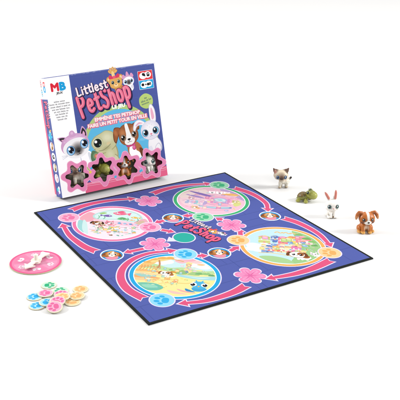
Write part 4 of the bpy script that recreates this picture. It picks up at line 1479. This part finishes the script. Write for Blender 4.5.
def fuse(name, fill, paint, voxel=0.00042):
    """Grow one continuous body from the balls and paint it by place."""
    bm = bmesh.new()
    fill(bm)
    me = bpy.data.meshes.new(name)
    bm.to_mesh(me)
    bm.free()
    ob = bpy.data.objects.new(name, me)
    COL.objects.link(ob)
    rm = ob.modifiers.new('r', 'REMESH')
    rm.mode = 'VOXEL'
    rm.voxel_size = voxel
    sm = ob.modifiers.new('s', 'SMOOTH')
    sm.factor = 0.5
    sm.iterations = 7
    dg = bpy.context.evaluated_depsgraph_get()
    out = bpy.data.meshes.new_from_object(ob.evaluated_get(dg))
    bpy.data.objects.remove(ob)
    bpy.data.meshes.remove(me)
    out.name = name
    n = len(out.vertices)
    co = np.zeros(n * 3, np.float32)
    out.vertices.foreach_get('co', co)
    co = co.reshape(-1, 3)
    zmin = co[:, 2].min()
    co[:, 2] -= zmin
    out.vertices.foreach_set('co', co.ravel())
    c = paint(co.astype(float))
    at_ = out.color_attributes.new('ink', 'FLOAT_COLOR', 'POINT')
    at_.data.foreach_set('color', np.c_[c, np.ones(n)].astype(np.float32).ravel())
    for p in out.polygons:
        p.use_smooth = True
    out.update()
    return out, zmin


def blend(base, col, w):
    w = np.clip(w, 0, 1)[:, None]
    return base * (1 - w) + np.array(col[:3]) * w


def near(co, c, r, soft=0.25):
    """1 inside an ellipsoid, falling to 0 across its soft rim."""
    d_ = np.sqrt((((co - np.array(c)) / np.array(r)) ** 2).sum(1))
    return (1 - d_) / soft + 0.5


def eye_mesh(r, iris, ry=1.12):
    bm = bmesh.new()
    bmesh.ops.create_uvsphere(bm, u_segments=36, v_segments=24, radius=1)
    me_ = bpy.data.meshes.new('eye')
    bm.to_mesh(me_)
    bm.free()
    n = len(me_.vertices)
    co = np.zeros(n * 3, np.float32)
    me_.vertices.foreach_get('co', co)
    co = co.reshape(-1, 3)
    c = np.tile(np.array(rgb(24, 22, 26)[:3]), (n, 1))
    rad = np.hypot(co[:, 0], co[:, 2])
    front = co[:, 1] < 0
    c[(rad < 0.86) & front] = iris[:3]
    c[(np.hypot(co[:, 0] - 0.05, co[:, 2]) < 0.52) & front] = rgb(10, 10, 14)[:3]
    c[(np.hypot(co[:, 0] + 0.32, co[:, 2] - 0.36) < 0.24) & front] = (0.85, 0.85, 0.85)  # white highlight painted into the eye colour
    co *= np.array((r, r * 0.42, r * ry))
    me_.vertices.foreach_set('co', co.ravel())
    at_ = me_.color_attributes.new('ink', 'FLOAT_COLOR', 'POINT')
    at_.data.foreach_set('color', np.c_[c, np.ones(n)].astype(np.float32).ravel())
    for p in me_.polygons:
        p.use_smooth = True
    return me_


def place_eye(root, me_, p, yaw, pitch=0.0, first=[True]):
    o = bpy.data.objects.new('eye', me_)
    if not me_.materials:
        me_.materials.append(M_EYE)
    COL.objects.link(o)
    o.parent = root
    o.matrix_local = Matrix.Translation(p) @ Matrix.Rotation(yaw, 4, 'Z') @ Matrix.Rotation(pitch, 4, 'X')


def T4(c, ax, ang):
    return Matrix.Rotation(ang, 4, ax)


V = Vector


# ---- kitten: head faces the front (-y), body runs back to the right
def cat_fill(bm):
    ellipsoid(bm, V((-0.005, -0.004, 0.0335)), (0.0186, 0.0145, 0.0128))
    ellipsoid(bm, V((-0.005, -0.013, 0.0285)), (0.0075, 0.0062, 0.0050))
    ellipsoid(bm, V((-0.0135, -0.0085, 0.0300)), (0.0080, 0.0070, 0.0070))
    ellipsoid(bm, V((0.0035, -0.0085, 0.0300)), (0.0080, 0.0070, 0.0070))
    for s in (-1, 1):
        x = -0.005 + s * 0.0132
        taper(bm, [(x - s * 0.004, -0.001, 0.0385, 0.0068), (x + s * 0.0012, -0.001, 0.0435, 0.0048), (x + s * 0.0040, -0.001, 0.0478, 0.0026), (x + s * 0.0056, -0.001, 0.0505, 0.0011)])
        taper(bm, [(x - s * 0.006, 0.001, 0.0420, 0.0050), (x + s * 0.0038, -0.001, 0.0472, 0.0024)])
    taper(bm, [(-0.003, -0.002, 0.022, 0.0070), (-0.001, -0.001, 0.0165, 0.0085)])
    ellipsoid(bm, V((0.004, 0.001, 0.0150)), (0.0125, 0.0085, 0.0082))
    ellipsoid(bm, V((0.011, 0.003, 0.0145)), (0.0072, 0.0080, 0.0078))
    for x, y, h in ((-0.0062, -0.0050, 0.013), (-0.0025, 0.0052, 0.012), (0.0105, -0.0030, 0.012), (0.0115, 0.0075, 0.012)):
        taper(bm, [(x, y, h, 0.0046), (x - 0.0003, y - 0.0004, 0.005, 0.0036), (x - 0.0006, y - 0.0008, 0.0026, 0.0038)])
        ellipsoid(bm, V((x - 0.001, y - 0.0022, 0.0022)), (0.0040, 0.0046, 0.0023))
    taper(bm, [(0.0140, 0.006, 0.0160, 0.0036), (0.0165, 0.007, 0.0180, 0.0031), (0.0190, 0.006, 0.0205, 0.0029), (0.0212, 0.005, 0.0232, 0.0027)])


def cat_paint(co):
    c = np.tile(np.array(rgb(240, 233, 216)[:3]), (len(co), 1))
    c = blend(c, rgb(226, 206, 172), near(co, (-0.005, -0.004, 0.0345), (0.019, 0.016, 0.015), 0.5))
    c = blend(c, rgb(136, 100, 78), near(co, (-0.005, -0.016, 0.0325), (0.0080, 0.010, 0.0105), 0.9) * 0.85)
    c = blend(c, rgb(92, 66, 48), near(co, (-0.005, -0.0185, 0.0292), (0.0050, 0.006, 0.0048), 0.7))
    for s in (-1, 1):
        x = -0.005 + s * 0.0160
        c = blend(c, rgb(112, 80, 64), near(co, (x, -0.001, 0.0465), (0.009, 0.009, 0.0075), 0.6))
        c = blend(c, rgb(206, 150, 130) if s < 0 else rgb(112, 84, 64), near(co, (x - s * 0.0012, -0.0065, 0.0438), (0.0040, 0.0042, 0.0050), 0.5))
    c = blend(c, rgb(176, 146, 100), np.clip((0.0065 - co[:, 2]) / 0.003, 0, 1) * 0.85)
    c = blend(c, rgb(84, 60, 40), np.clip((0.0028 - co[:, 2]) / 0.0015, 0, 1) * 0.8)
    c = blend(c, rgb(44, 34, 32), np.clip((co[:, 0] - 0.0172) / 0.002, 0, 1) * (co[:, 2] > 0.0165) * (co[:, 2] < 0.03))
    c = blend(c, rgb(232, 216, 196), near(co, (0.004, -0.001, 0.021), (0.010, 0.009, 0.004), 0.6))
    c = blend(c, rgb(40, 28, 26), near(co, (-0.005, -0.0196, 0.0302), (0.0018, 0.0022, 0.0012), 0.3))
    return c


def build_cat():
    r = empty('toy_kitten')
    me_, z = fuse('body', cat_fill, cat_paint)
    link('body', me_, M_TOY, r)
    em = eye_mesh(0.0042, rgb(70, 120, 180))
    for s in (-1, 1):
        place_eye(r, em, V((-0.005 + s * 0.0096, -0.0160, 0.0318 - z)), s * 0.42, -0.06)
    return r


# ---- turtle: low body to the left, big head to the right looking up
def tur_fill(bm):
    ellipsoid(bm, V((0.0100, -0.0020, 0.0195)), (0.0140, 0.0125, 0.0118), T4(0, 'Y', 0.2))
    ellipsoid(bm, V((0.0155, -0.0035, 0.0175)), (0.0110, 0.0115, 0.0105))
    ellipsoid(bm, V((0.0020, -0.0080, 0.0270)), (0.0058, 0.0052, 0.0056))
    ellipsoid(bm, V((0.0080, 0.0060, 0.0280)), (0.0055, 0.0050, 0.0052))
    ellipsoid(bm, V((-0.0100, 0.0010, 0.0110)), (0.0125, 0.0110, 0.0085))
    taper(bm, [(-0.004, 0, 0.0125, 0.0075), (0.004, -0.001, 0.0155, 0.0080)])
    for a, b_ in (((-0.0170, -0.0060, 0.0080), (-0.0225, -0.0095, 0.0046)), ((-0.0030, -0.0080, 0.0080), (-0.0025, -0.0150, 0.0046)),
                  ((0.0030, 0.0080, 0.0080), (0.0080, 0.0120, 0.0046)), ((-0.0150, 0.0080, 0.0080), (-0.0200, 0.0120, 0.0046))):
        taper(bm, [(*a, 0.0050), (*b_, 0.0046)])
        ellipsoid(bm, V((b_[0], b_[1] - 0.001, 0.0036)), (0.0058, 0.0056, 0.0037))
    taper(bm, [(-0.021, 0.002, 0.0080, 0.0030), (-0.026, 0.003, 0.0060, 0.0014)])


def tur_paint(co):
    c = np.tile(np.array(rgb(160, 160, 66)[:3]), (len(co), 1))
    c = blend(c, rgb(186, 190, 98), near(co, (0.0180, -0.0080, 0.0160), (0.010, 0.010, 0.010), 0.9) * 0.8)
    c = blend(c, rgb(122, 128, 52), near(co, (0.0080, -0.0020, 0.0300), (0.009, 0.010, 0.006), 0.8) * 0.7)
    c = blend(c, rgb(186, 184, 92), np.clip((0.006 - co[:, 2]) / 0.004, 0, 1) * 0.7)
    d_ = np.abs(np.hypot(co[:, 0] - 0.0140, co[:, 2] - 0.0200) - 0.0100) + 0.004 * (co[:, 2] > 0.0145) + 0.004 * (co[:, 0] < 0.008) + 0.02 * (co[:, 1] > -0.006)
    c = blend(c, rgb(96, 98, 40), (0.0006 - d_) / 0.0004)
    return c


def shell_mesh():
    bm = bmesh.new()
    bmesh.ops.create_uvsphere(bm, u_segments=64, v_segments=40, radius=1)
    bmesh.ops.bisect_plane(bm, geom=bm.verts[:] + bm.edges[:] + bm.faces[:], plane_co=(0, 0, -0.12), plane_no=(0, 0, 1), clear_inner=True)
    bmesh.ops.holes_fill(bm, edges=[ed for ed in bm.edges if ed.is_boundary])
    me_ = bpy.data.meshes.new('shell')
    bm.to_mesh(me_)
    bm.free()
    n = len(me_.vertices)
    co = np.zeros(n * 3, np.float32)
    me_.vertices.foreach_get('co', co)
    co = co.reshape(-1, 3).astype(float)
    c = np.tile(np.array(rgb(112, 98, 46)[:3]), (n, 1))
    seeds = [(0, 0)] + [(0.62 * math.cos(k * 1.047 + 0.5), 0.62 * math.sin(k * 1.047 + 0.5)) for k in range(6)]
    dd = np.array([np.hypot(co[:, 0] - s[0], co[:, 1] - s[1]) for s in seeds])
    srt = np.sort(dd, 0)
    gap = srt[1] - srt[0]
    c = blend(c, rgb(150, 116, 66), np.clip(1.1 - srt[0] / 0.3, 0, 1) * 0.9)
    c = blend(c, rgb(62, 56, 26), np.clip(1 - gap / 0.07, 0, 1))
    rim = np.hypot(co[:, 0], co[:, 1]) > 0.93
    c[rim] = rgb(140, 142, 66)[:3]
    k = 1 + 0.03 * np.clip(gap / 0.2, 0, 1) + 0.05 * rim
    co *= k[:, None]
    co *= np.array((0.0142, 0.0128, 0.0118))
    me_.vertices.foreach_set('co', co.astype(np.float32).ravel())
    at_ = me_.color_attributes.new('ink', 'FLOAT_COLOR', 'POINT')
    at_.data.foreach_set('color', np.c_[c, np.ones(n)].astype(np.float32).ravel())
    for p in me_.polygons:
        p.use_smooth = True
    return me_


def build_turtle():
    r = empty('toy_turtle')
    me_, z = fuse('body', tur_fill, tur_paint)
    link('body', me_, M_TOY, r)
    link('shell', shell_mesh(), M_TOY, r, Matrix.Translation((-0.0105, 0.0010, 0.0125 - z)) @ Matrix.Rotation(-0.28, 4, 'Y') @ Matrix.Rotation(0.12, 4, 'X'))
    em = eye_mesh(0.0038, rgb(86, 104, 60))
    place_eye(r, em, V((0.0012, -0.0124, 0.0284 - z)), -0.28, -0.42)
    place_eye(r, em, V((0.0068, 0.0018 + 0.0006, 0.0316 - z)), 0.5, -1.0)
    return r


# ---- rabbit: sitting, ears up in a V
def rab_fill(bm):
    ellipsoid(bm, V((0, -0.002, 0.0285)), (0.0160, 0.0135, 0.0132))
    for s in (-1, 1):
        ellipsoid(bm, V((s * 0.0085, -0.006, 0.0245)), (0.0078, 0.0075, 0.0070))
    ellipsoid(bm, V((0, -0.0125, 0.0240)), (0.0058, 0.0050, 0.0042))
    for pts in ([(-0.0065, 0, 0.0385, 0.0040), (-0.0100, 0, 0.0470, 0.0046), (-0.0145, -0.0005, 0.0545, 0.0042), (-0.0180, -0.001, 0.0598, 0.0018)],
                [(0.0055, 0, 0.0385, 0.0040), (0.0062, 0, 0.0480, 0.0046), (0.0064, -0.0005, 0.0570, 0.0042), (0.0060, -0.001, 0.0635, 0.0018)]):
        taper(bm, pts)
    ellipsoid(bm, V((0.001, 0.001, 0.0115)), (0.0098, 0.0098, 0.0115))
    for s in (-1, 1):
        ellipsoid(bm, V((s * 0.0082, 0.0020, 0.0075)), (0.0052, 0.0072, 0.0072))
        ellipsoid(bm, V((s * 0.0078, -0.0080, 0.0026)), (0.0040, 0.0062, 0.0027))
        taper(bm, [(s * 0.0050, -0.0065, 0.0150, 0.0034), (s * 0.0040, -0.0105, 0.0095, 0.0030), (s * 0.0030, -0.0118, 0.0040, 0.0031)])
    ellipsoid(bm, V((0.0110, 0.0080, 0.0090)), (0.0046, 0.0046, 0.0046))


def rab_paint(co):
    c = np.tile(np.array(rgb(252, 248, 240, 0.86)[:3]), (len(co), 1))
    for p0, p1 in (((-0.0090, -0.0045, 0.0450), (-0.0165, -0.0050, 0.0578)), ((0.0060, -0.0045, 0.0450), (0.0062, -0.0050, 0.0612))):
        a, b_ = np.array(p0), np.array(p1)
        t = np.clip(((co - a) @ (b_ - a)) / ((b_ - a) @ (b_ - a)), 0, 1)
        d_ = np.linalg.norm(co - (a + t[:, None] * (b_ - a)), axis=1)
        c = blend(c, rgb(236, 146, 130), (0.0036 - d_) / 0.0010)
    c = blend(c, rgb(226, 150, 140), near(co, (0, -0.0178, 0.0255), (0.0017, 0.0025, 0.0012), 0.3))
    d_ = np.abs(np.hypot(co[:, 0], (co[:, 2] - 0.0258) * 1.3) - 0.0040) + 0.02 * (co[:, 2] > 0.0232) + 0.02 * (co[:, 1] > -0.012)
    c = blend(c, rgb(176, 150, 130), (0.0006 - d_) / 0.0005)
    c = blend(c, rgb(150, 116, 80), near(co, (0.0005, -0.0145, 0.0045), (0.0022, 0.0030, 0.0022), 0.5))
    c = blend(c, rgb(224, 214, 196), np.clip((0.0022 - co[:, 2]) / 0.0012, 0, 1))
    return c


def build_rabbit():
    r = empty('toy_rabbit')
    me_, z = fuse('body', rab_fill, rab_paint)
    link('body', me_, M_TOY, r)
    em = eye_mesh(0.0043, rgb(92, 140, 136))
    for s in (-1, 1):
        place_eye(r, em, V((s * 0.0088, -0.0136, 0.0286 - z)), s * 0.48, -0.05)
    return r


# ---- puppy: sitting low, big head with folded ears
def dog_fill(bm):
    ellipsoid(bm, V((0.001, -0.003, 0.0335)), (0.0175, 0.0145, 0.0138))
    for s in (-1, 1):
        ellipsoid(bm, V((0.001 + s * 0.0090, -0.0075, 0.0290)), (0.0075, 0.0070, 0.0070))
    ellipsoid(bm, V((0.0008, -0.0135, 0.0275)), (0.0080, 0.0070, 0.0056))
    for s in (-1, 1):
        x = 0.001
        taper(bm, [(x + s * 0.0110, -0.001, 0.0440, 0.0046), (x + s * 0.0165, -0.0015, 0.0460, 0.0042), (x + s * 0.0205, -0.0030, 0.0420, 0.0040), (x + s * 0.0225, -0.0045, 0.0365, 0.0034), (x + s * 0.0232, -0.0055, 0.0330, 0.0020)])
    ellipsoid(bm, V((0, 0.002, 0.0130)), (0.0120, 0.0115, 0.0115))
    taper(bm, [(0, 0, 0.018, 0.0090), (0, -0.001, 0.024, 0.0090)])
    for s in (-1, 1):
        taper(bm, [(s * 0.0060, -0.0070, 0.0160, 0.0048), (s * 0.0068, -0.0100, 0.0080, 0.0042), (s * 0.0070, -0.0108, 0.0036, 0.0042)])
        ellipsoid(bm, V((s * 0.0072, -0.0130, 0.0028)), (0.0046, 0.0056, 0.0029))
        ellipsoid(bm, V((s * 0.0120, 0.0020, 0.0075)), (0.0056, 0.0085, 0.0075))
        ellipsoid(bm, V((s * 0.0145, -0.0070, 0.0028)), (0.0040, 0.0062, 0.0029))
    taper(bm, [(0.008, 0.011, 0.008, 0.0040), (0.015, 0.013, 0.011, 0.0028), (0.019, 0.012, 0.015, 0.0016)])


def dog_paint(co):
    c = np.tile(np.array(rgb(198, 112, 42)[:3]), (len(co), 1))
    c = blend(c, rgb(206, 122, 50), near(co, (0, -0.006, 0.010), (0.013, 0.012, 0.010), 0.8) * 0.8)
    for s in (-1, 1):
        c = blend(c, rgb(146, 70, 28), near(co, (0.001 + s * 0.0160, -0.003, 0.0440), (0.0060, 0.006, 0.0055), 0.8) * 0.6)
        c = blend(c, rgb(214, 148, 96), near(co, (0.001 + s * 0.0235, -0.0075, 0.0350), (0.0036, 0.004, 0.0060), 0.6))
    x = co[:, 0] - 0.001
    front = np.clip((-0.006 - co[:, 1]) / 0.002, 0, 1)
    head = co[:, 2] > 0.0225
    wid = np.where(co[:, 2] > 0.0335, 0.0025 + 0.0008 * (co[:, 2] - 0.0335) / 0.014, np.clip(0.0025 + (0.0335 - co[:, 2]) * 1.25, 0, 0.0088))
    c = blend(c, rgb(252, 246, 236), np.clip((wid - np.abs(x)) / 0.0006, 0, 1) * head * np.maximum(front, (co[:, 2] > 0.042) * (co[:, 1] < 0.001)))
    for s in (-1, 1):
        c = blend(c, rgb(120, 62, 34), near(co, (0.001 + s * 0.0115, -0.0130, 0.0265), (0.0046, 0.006, 0.0040), 0.8) * 0.8)
    c = blend(c, rgb(26, 18, 18), near(co, (0.0008, -0.0206, 0.0298), (0.0026, 0.0030, 0.0018), 0.3))
    d_ = np.abs(co[:, 2] - 0.0262 + 0.35 * np.abs(x)) + 0.02 * (np.abs(x) > 0.0045) + 0.02 * (co[:, 1] > -0.014)
    c = blend(c, rgb(110, 70, 56), (0.0005 - d_) / 0.0004)
    c = blend(c, rgb(236, 176, 84), np.clip((0.0070 - co[:, 2]) / 0.002, 0, 1) * 0.9)
    c = blend(c, rgb(250, 236, 214), near(co, (0, -0.0125, 0.0135), (0.0050, 0.006, 0.0068), 0.6) * 0.6)
    return c


def build_dog():
    r = empty('toy_puppy')
    me_, z = fuse('body', dog_fill, dog_paint)
    link('body', me_, M_TOY, r)
    em = eye_mesh(0.0036, rgb(96, 62, 38))
    for s in (-1, 1):
        place_eye(r, em, V((0.001 + s * 0.0094, -0.0148, 0.0338 - z)), s * 0.5, -0.05)
    return r


def stand(o, px, py, yaw, scale=1.0):
    p = ground(px, py)
    sx, sz = scale if isinstance(scale, tuple) else (scale, scale)
    o.matrix_world = Matrix.Translation(p) @ Matrix.Rotation(yaw, 4, 'Z') @ Matrix.Diagonal((sx, sx, sz, 1))


def behind(o, i, dx, dy, yaw, scale):
    c = copy_tree(o)
    x, ly = LEDGES[i]
    rot = Matrix(((1, 0, 0), (0, 0, 1), (0, -1, 0))).to_4x4()      # toy's up to the box's up, its face to the star
    c.matrix_world = XM @ Matrix.Translation((x + dx, ly + 0.0003 + dy, -0.0245)) @ rot @ Matrix.Rotation(yaw, 4, 'Z') @ Matrix.Diagonal((scale, scale, scale, 1))
    return c


PETS = 'toy pets standing beside the board'
WIN = 'toy pets packed behind the star windows of the box'
cat = build_cat()
stand(cat, 282.2, 187.2, 0.05, (0.97, 0.95))
tag(cat, 'cream toy kitten with brown face and dark tail standing on the table', 'toy', PETS)
tur = build_turtle()
stand(tur, 306.8, 200.8, -0.12, (0.9, 0.86))
tag(tur, 'olive green toy turtle with brown shell on the table between kitten and rabbit', 'toy', PETS)
rab = build_rabbit()
stand(rab, 331.0, 216.4, 0.12)
tag(rab, 'white toy rabbit with pink upright ears sitting on the table beside the brown puppy', 'toy', PETS)
dog = build_dog()
stand(dog, 364.6, 231.2, 0.1, (1.0, 0.95))
tag(dog, 'orange brown toy puppy with white blaze sitting on the table right of the rabbit', 'toy', PETS)

tag(behind(cat, 0, 0.0095, 0.0, -0.2, 1.08), 'brown faced toy kitten inside the box, behind the leftmost star window', 'toy', WIN)
tag(behind(tur, 1, 0.006, 0.004, -0.9, 1.0), 'green toy turtle inside the box, behind the star window under the printed turtle', 'toy', WIN)
tag(behind(dog, 2, 0.0025, 0.0, -0.3, 1.0), 'brown and white toy puppy inside the box, behind the star window under the printed puppy', 'toy', WIN)
tag(behind(rab, 3, 0.004, -0.004, -0.3, 1.02), 'white toy rabbit inside the box, behind the rightmost star window', 'toy', WIN)


# ------------------------------------------------------------------ spinner
def disc_mesh(name, r, th, art, edge_col, n=72, bev=0.0003):
    """A printed card disc: artwork on top, bare card edge and underside."""
    top_ = art.build(name, lambda x, y: (x / 1000, y / 1000, th))
    vs = [tuple(v.co) for v in top_.vertices]
    fs = [list(p.vertices) for p in top_.polygons]
    data = np.zeros(len(top_.loops) * 4, np.float32)
    top_.color_attributes['ink'].data.foreach_get('color', data)
    cs = list(data.reshape(-1, 4))
    ang = np.linspace(0, 2 * np.pi, n, endpoint=False) + 0.013
    n0 = len(vs)
    for rr, z in ((r, th), (r + 0.00012, th - bev), (r + 0.00012, bev), (r - bev, 0.0)):
        vs += [(rr * math.cos(a), rr * math.sin(a), z) for a in ang]
    for k in range(3):
        for i in range(n):
            j = (i + 1) % n
            fs.append([n0 + k * n + i, n0 + (k + 1) * n + i, n0 + (k + 1) * n + j, n0 + k * n + j])
            cs += [np.array(edge_col, np.float32)] * 4
    fs.append([n0 + 3 * n + i for i in range(n)][::-1])
    cs += [np.array(edge_col, np.float32)] * n
    me_ = mesh(name, vs, fs)
    at_ = me_.color_attributes.new('ink', 'FLOAT_COLOR', 'CORNER')
    at_.data.foreach_set('color', np.array(cs, np.float32).ravel())
    return me_


PAPER = 0.66
SPR = 50.0
art = Print()
art.ell(0, 0, SPR, SPR, rgb(236, 92, 146), 0, 72)
art.ell(0, 0, SPR - 4.5, SPR - 4.5, rgb(242, 138, 178), 0, 64)
for k in range(6):
    a = k * math.pi / 3 + 0.25
    art.poly([(2 * math.cos(a), 2 * math.sin(a))] + [(42 * math.cos(a + t), 42 * math.sin(a + t)) for t in np.linspace(0.06, 0.98, 9)], rgb(246, 156, 190) if k % 2 else rgb(240, 134, 174))
    b_ = a + 0.52
    for q in range(3):
        art.stroke([(12 * math.cos(b_ + (q - 1) * 0.3), 12 * math.sin(b_ + (q - 1) * 0.3)), (22 * math.cos(b_ + (q - 1) * 0.12), 22 * math.sin(b_ + (q - 1) * 0.12))], 2.4, rgb(250, 164, 196), w2=0.8, n=3)
    x, y = 31 * math.cos(b_), 31 * math.sin(b_)
    art.frame((x, y), (math.cos(b_ - math.pi / 2), math.sin(b_ - math.pi / 2)))
    if k % 2:
        paw(art, 0, 0, 8.5, math.pi / 2, rgb(254, 240, 246))
    else:
        art.blob([(-8, -2), (-6, 5), (0, 3), (6, 6), (8, -1), (3, -5), (-4, -4)], rgb(254, 240, 246))
        art.ell(0, 0, 2.2, 1.8, rgb(246, 128, 172), 0, 12)
    art.frame()
sp = ground(35.7, 262.2, 0.002)
spinner = empty('game_spinner', Matrix.Translation((sp.x, sp.y, 0.0001)))
tag(spinner, 'round pink card spinner with an ivory arrow, lying on the table left of the board', 'spinner')
link('dial', disc_mesh('dial', SPR / 1000, 0.0026, art, rgb(214, 212, 170)), M_TOKEN, spinner)
ta, tb_ = ground(27.5, 268.5, 0.008), ground(44.0, 256.0, 0.008)
aa = math.atan2(tb_.y - ta.y, tb_.x - ta.x)
bm = bmesh.new()
out = [(-0.040, 0.0), (-0.022, 0.0125), (-0.0235, 0.0050), (-0.010, 0.0046), (-0.007, 0.0085), (0.0, 0.0100), (0.007, 0.0085), (0.012, 0.0046), (0.022, 0.0052), (0.032, 0.0095), (0.036, 0.0080), (0.0345, 0.0)]
pts = out + [(x, -y) for x, y in out[::-1] if y]
f_ = bm.faces.new([bm.verts.new((x, y, 0.0056)) for x, y in pts])
ex_ = bmesh.ops.extrude_face_region(bm, geom=[f_])
for v in ex_['geom']:
    if isinstance(v, bmesh.types.BMVert):
        v.co.z += 0.0028
bmesh.ops.recalc_face_normals(bm, faces=bm.faces[:])
bmesh.ops.bevel(bm, geom=[ed for ed in bm.edges if abs(ed.verts[0].co.z - ed.verts[1].co.z) < 1e-6], offset=0.0004, segments=2, affect='EDGES')
me = bpy.data.meshes.new('arrow')
bm.to_mesh(me)
bm.free()
ctr = ground(36.4, 261.6, 0.004)
link('arrow', me, M_WHITEP, spinner, Matrix.Translation((ctr.x - sp.x, ctr.y - sp.y, 0)) @ Matrix.Rotation(aa, 4, 'Z'))


def lathe(name, prof, n=32):
    vs, fs = [], []
    for r, z in prof:
        vs += [(r * math.cos(k * 2 * math.pi / n), r * math.sin(k * 2 * math.pi / n), z) for k in range(n)]
    for k in range(len(prof) - 1):
        for i in range(n):
            j = (i + 1) % n
            fs.append((k * n + i, k * n + j, (k + 1) * n + j, (k + 1) * n + i))
    fs.append(tuple((len(prof) - 1) * n + i for i in range(n)))
    return mesh(name, vs, fs, True)


link('pivot', lathe('pivot', [(0.0085, 0.0026), (0.0085, 0.0050), (0.0050, 0.0055), (0.0044, 0.0120), (0.0040, 0.0185), (0.0030, 0.0198), (0.0010, 0.0202)]), M_WHITEP, spinner, Matrix.Translation((ctr.x - sp.x, ctr.y - sp.y, 0)))

# ------------------------------------------------------------------ paw tokens
TK = {'green': (rgb(206, 240, 220), rgb(30, 182, 122)), 'blue': (rgb(176, 232, 250), rgb(24, 176, 236)),
      'pink': (rgb(250, 186, 214), rgb(240, 108, 164)), 'orange': (rgb(252, 222, 168), rgb(244, 182, 112))}
TR = 14.2
TH = 0.0017
r9 = random.Random(9)


def token_mesh(nm):
    bg, fg = TK[nm]
    art = Print()
    dx, dy = r9.uniform(-0.7, 0.7), r9.uniform(-0.7, 0.7)
    art.ell(0, 0, TR, TR, rgb(244, 238, 212), 0, 48)
    art.ell(dx, dy, TR - 1.7, TR - 1.7, bg, 0, 44)
    paw(art, dx + 0.5, dy, 12.0, r9.uniform(-0.06, 0.06), fg)
    me_ = disc_mesh('paw_token', TR / 1000, TH, art, rgb(222, 212, 176), 48)
    me_.materials.append(M_TOKEN)
    return me_


TG = 'round paw tokens in the loose pile'
L1, L2, L3 = TH + 0.0001, 2 * TH + 0.0003, 3 * TH + 0.0005
# photo centre, base height, paw direction, tilt about the left-right axis, tilt about the depth axis, label
TOKENS = [
    ('green', 48.8, 285.0, 0.0001, 0.2, 0, 0, 'green paw token lying alone at the back left of the token pile'),
    ('green', 60.8, 290.6, 0.0001, 2.9, 0, 0, 'green paw token half covered by an orange one in the middle of the pile'),
    ('blue', 34.6, 296.6, 0.0001, 3.4, 0, 0, 'blue paw token tucked under the pink one at the left of the pile'),
    ('blue', 37.0, 305.6, 0.0001, 3.0, 0, 0, 'blue paw token at the front left corner of the pile'),
    ('blue', 47.0, 302.0, L1, 0.6, 0, 0, 'blue paw token nearly hidden behind the large front pink one'),
    ('pink', 45.4, 293.0, L1, 3.3, 0, 0, 'pink paw token resting on the left blue one, fully visible'),
    ('pink', 61.6, 293.8, L1, 1.4, 0, 0, 'pink paw token half hidden under an orange one, in front of the covered green one'),
    ('orange', 72.6, 301.8, 0.0001, 2.0, 0, 0, 'orange paw token flat under another orange one, front right of the pile'),
    ('orange', 62.2, 296.4, L2, 0.3, 0, 0, 'orange paw token in the middle of the pile behind the topmost pink ones'),
    ('orange', 77.2, 295.6, L1, 3.0, 0.02, -0.03, 'orange paw token lying on another orange one at the right of the pile'),
    ('orange', 80.6, 289.0, 0.0001, 3.2, 0, 0, 'orange paw token at the far right back of the pile'),
    ('pink', 57.4, 300.6, L3 - 0.0002, 1.2, 0.12, 0.03, 'pink paw token partly covered by the frontmost pink one'),
    ('pink', 54.6, 306.6, 0.0056, 3.5, 0.28, 0.05, 'frontmost pink paw token, tilted on top of the pile'),
]
for nm, px, py, z, dirn, tx, ty, lab in TOKENS:
    o = bpy.data.objects.new('paw_token', token_mesh(nm))
    COL.objects.link(o)
    p = ground(px, py, z + TH)
    o.matrix_world = Matrix.Translation((p.x, p.y, z)) @ Matrix.Rotation(tx, 4, 'X') @ Matrix.Rotation(ty, 4, 'Y') @ Matrix.Rotation(dirn, 4, 'Z')
    tag(o, lab, 'token', TG)

# ------------------------------------------------------------------ light
w = bpy.data.worlds.new('World')
scene.world = w
w.use_nodes = True
w.node_tree.nodes['Background'].inputs[0].default_value = (1.0, 1.0, 1.0, 1)
w.node_tree.nodes['Background'].inputs[1].default_value = 0.15


def softbox(name, loc, target, size, power, col=(1, 1, 1)):
    ld = bpy.data.lights.new(name, 'AREA')
    ld.shape = 'RECTANGLE'
    ld.size, ld.size_y = size
    ld.energy = power
    ld.color = col
    o = bpy.data.objects.new(name, ld)
    COL.objects.link(o)
    o.location = loc
    o.rotation_euler = (Vector(target) - Vector(loc)).to_track_quat('-Z', 'Y').to_euler()
    return o


softbox('softbox_overhead', (0, 5.6, 4.6), (0, 5.6, 0), (10, 8), 400)
softbox('softbox_left', (-3.4, 2.0, 2.0), (0, 1.9, 0), (1.0, 1.0), 142)
softbox('softbox_right', (3.4, 1.6, 2.0), (0, 1.9, 0), (1.0, 1.0), 142)
softbox('added_front_fill', (0.8, -4.0, 3.6), (0, 1.8, 0.1), (3.0, 3.0), 150)  # fill lamp added on the camera side to brighten the box front

scene.view_settings.view_transform = 'Standard'
scene.view_settings.look = 'None'
scene.view_settings.exposure = 0
scene.view_settings.gamma = 1
scene.render.resolution_x = scene.render.resolution_y = 1024
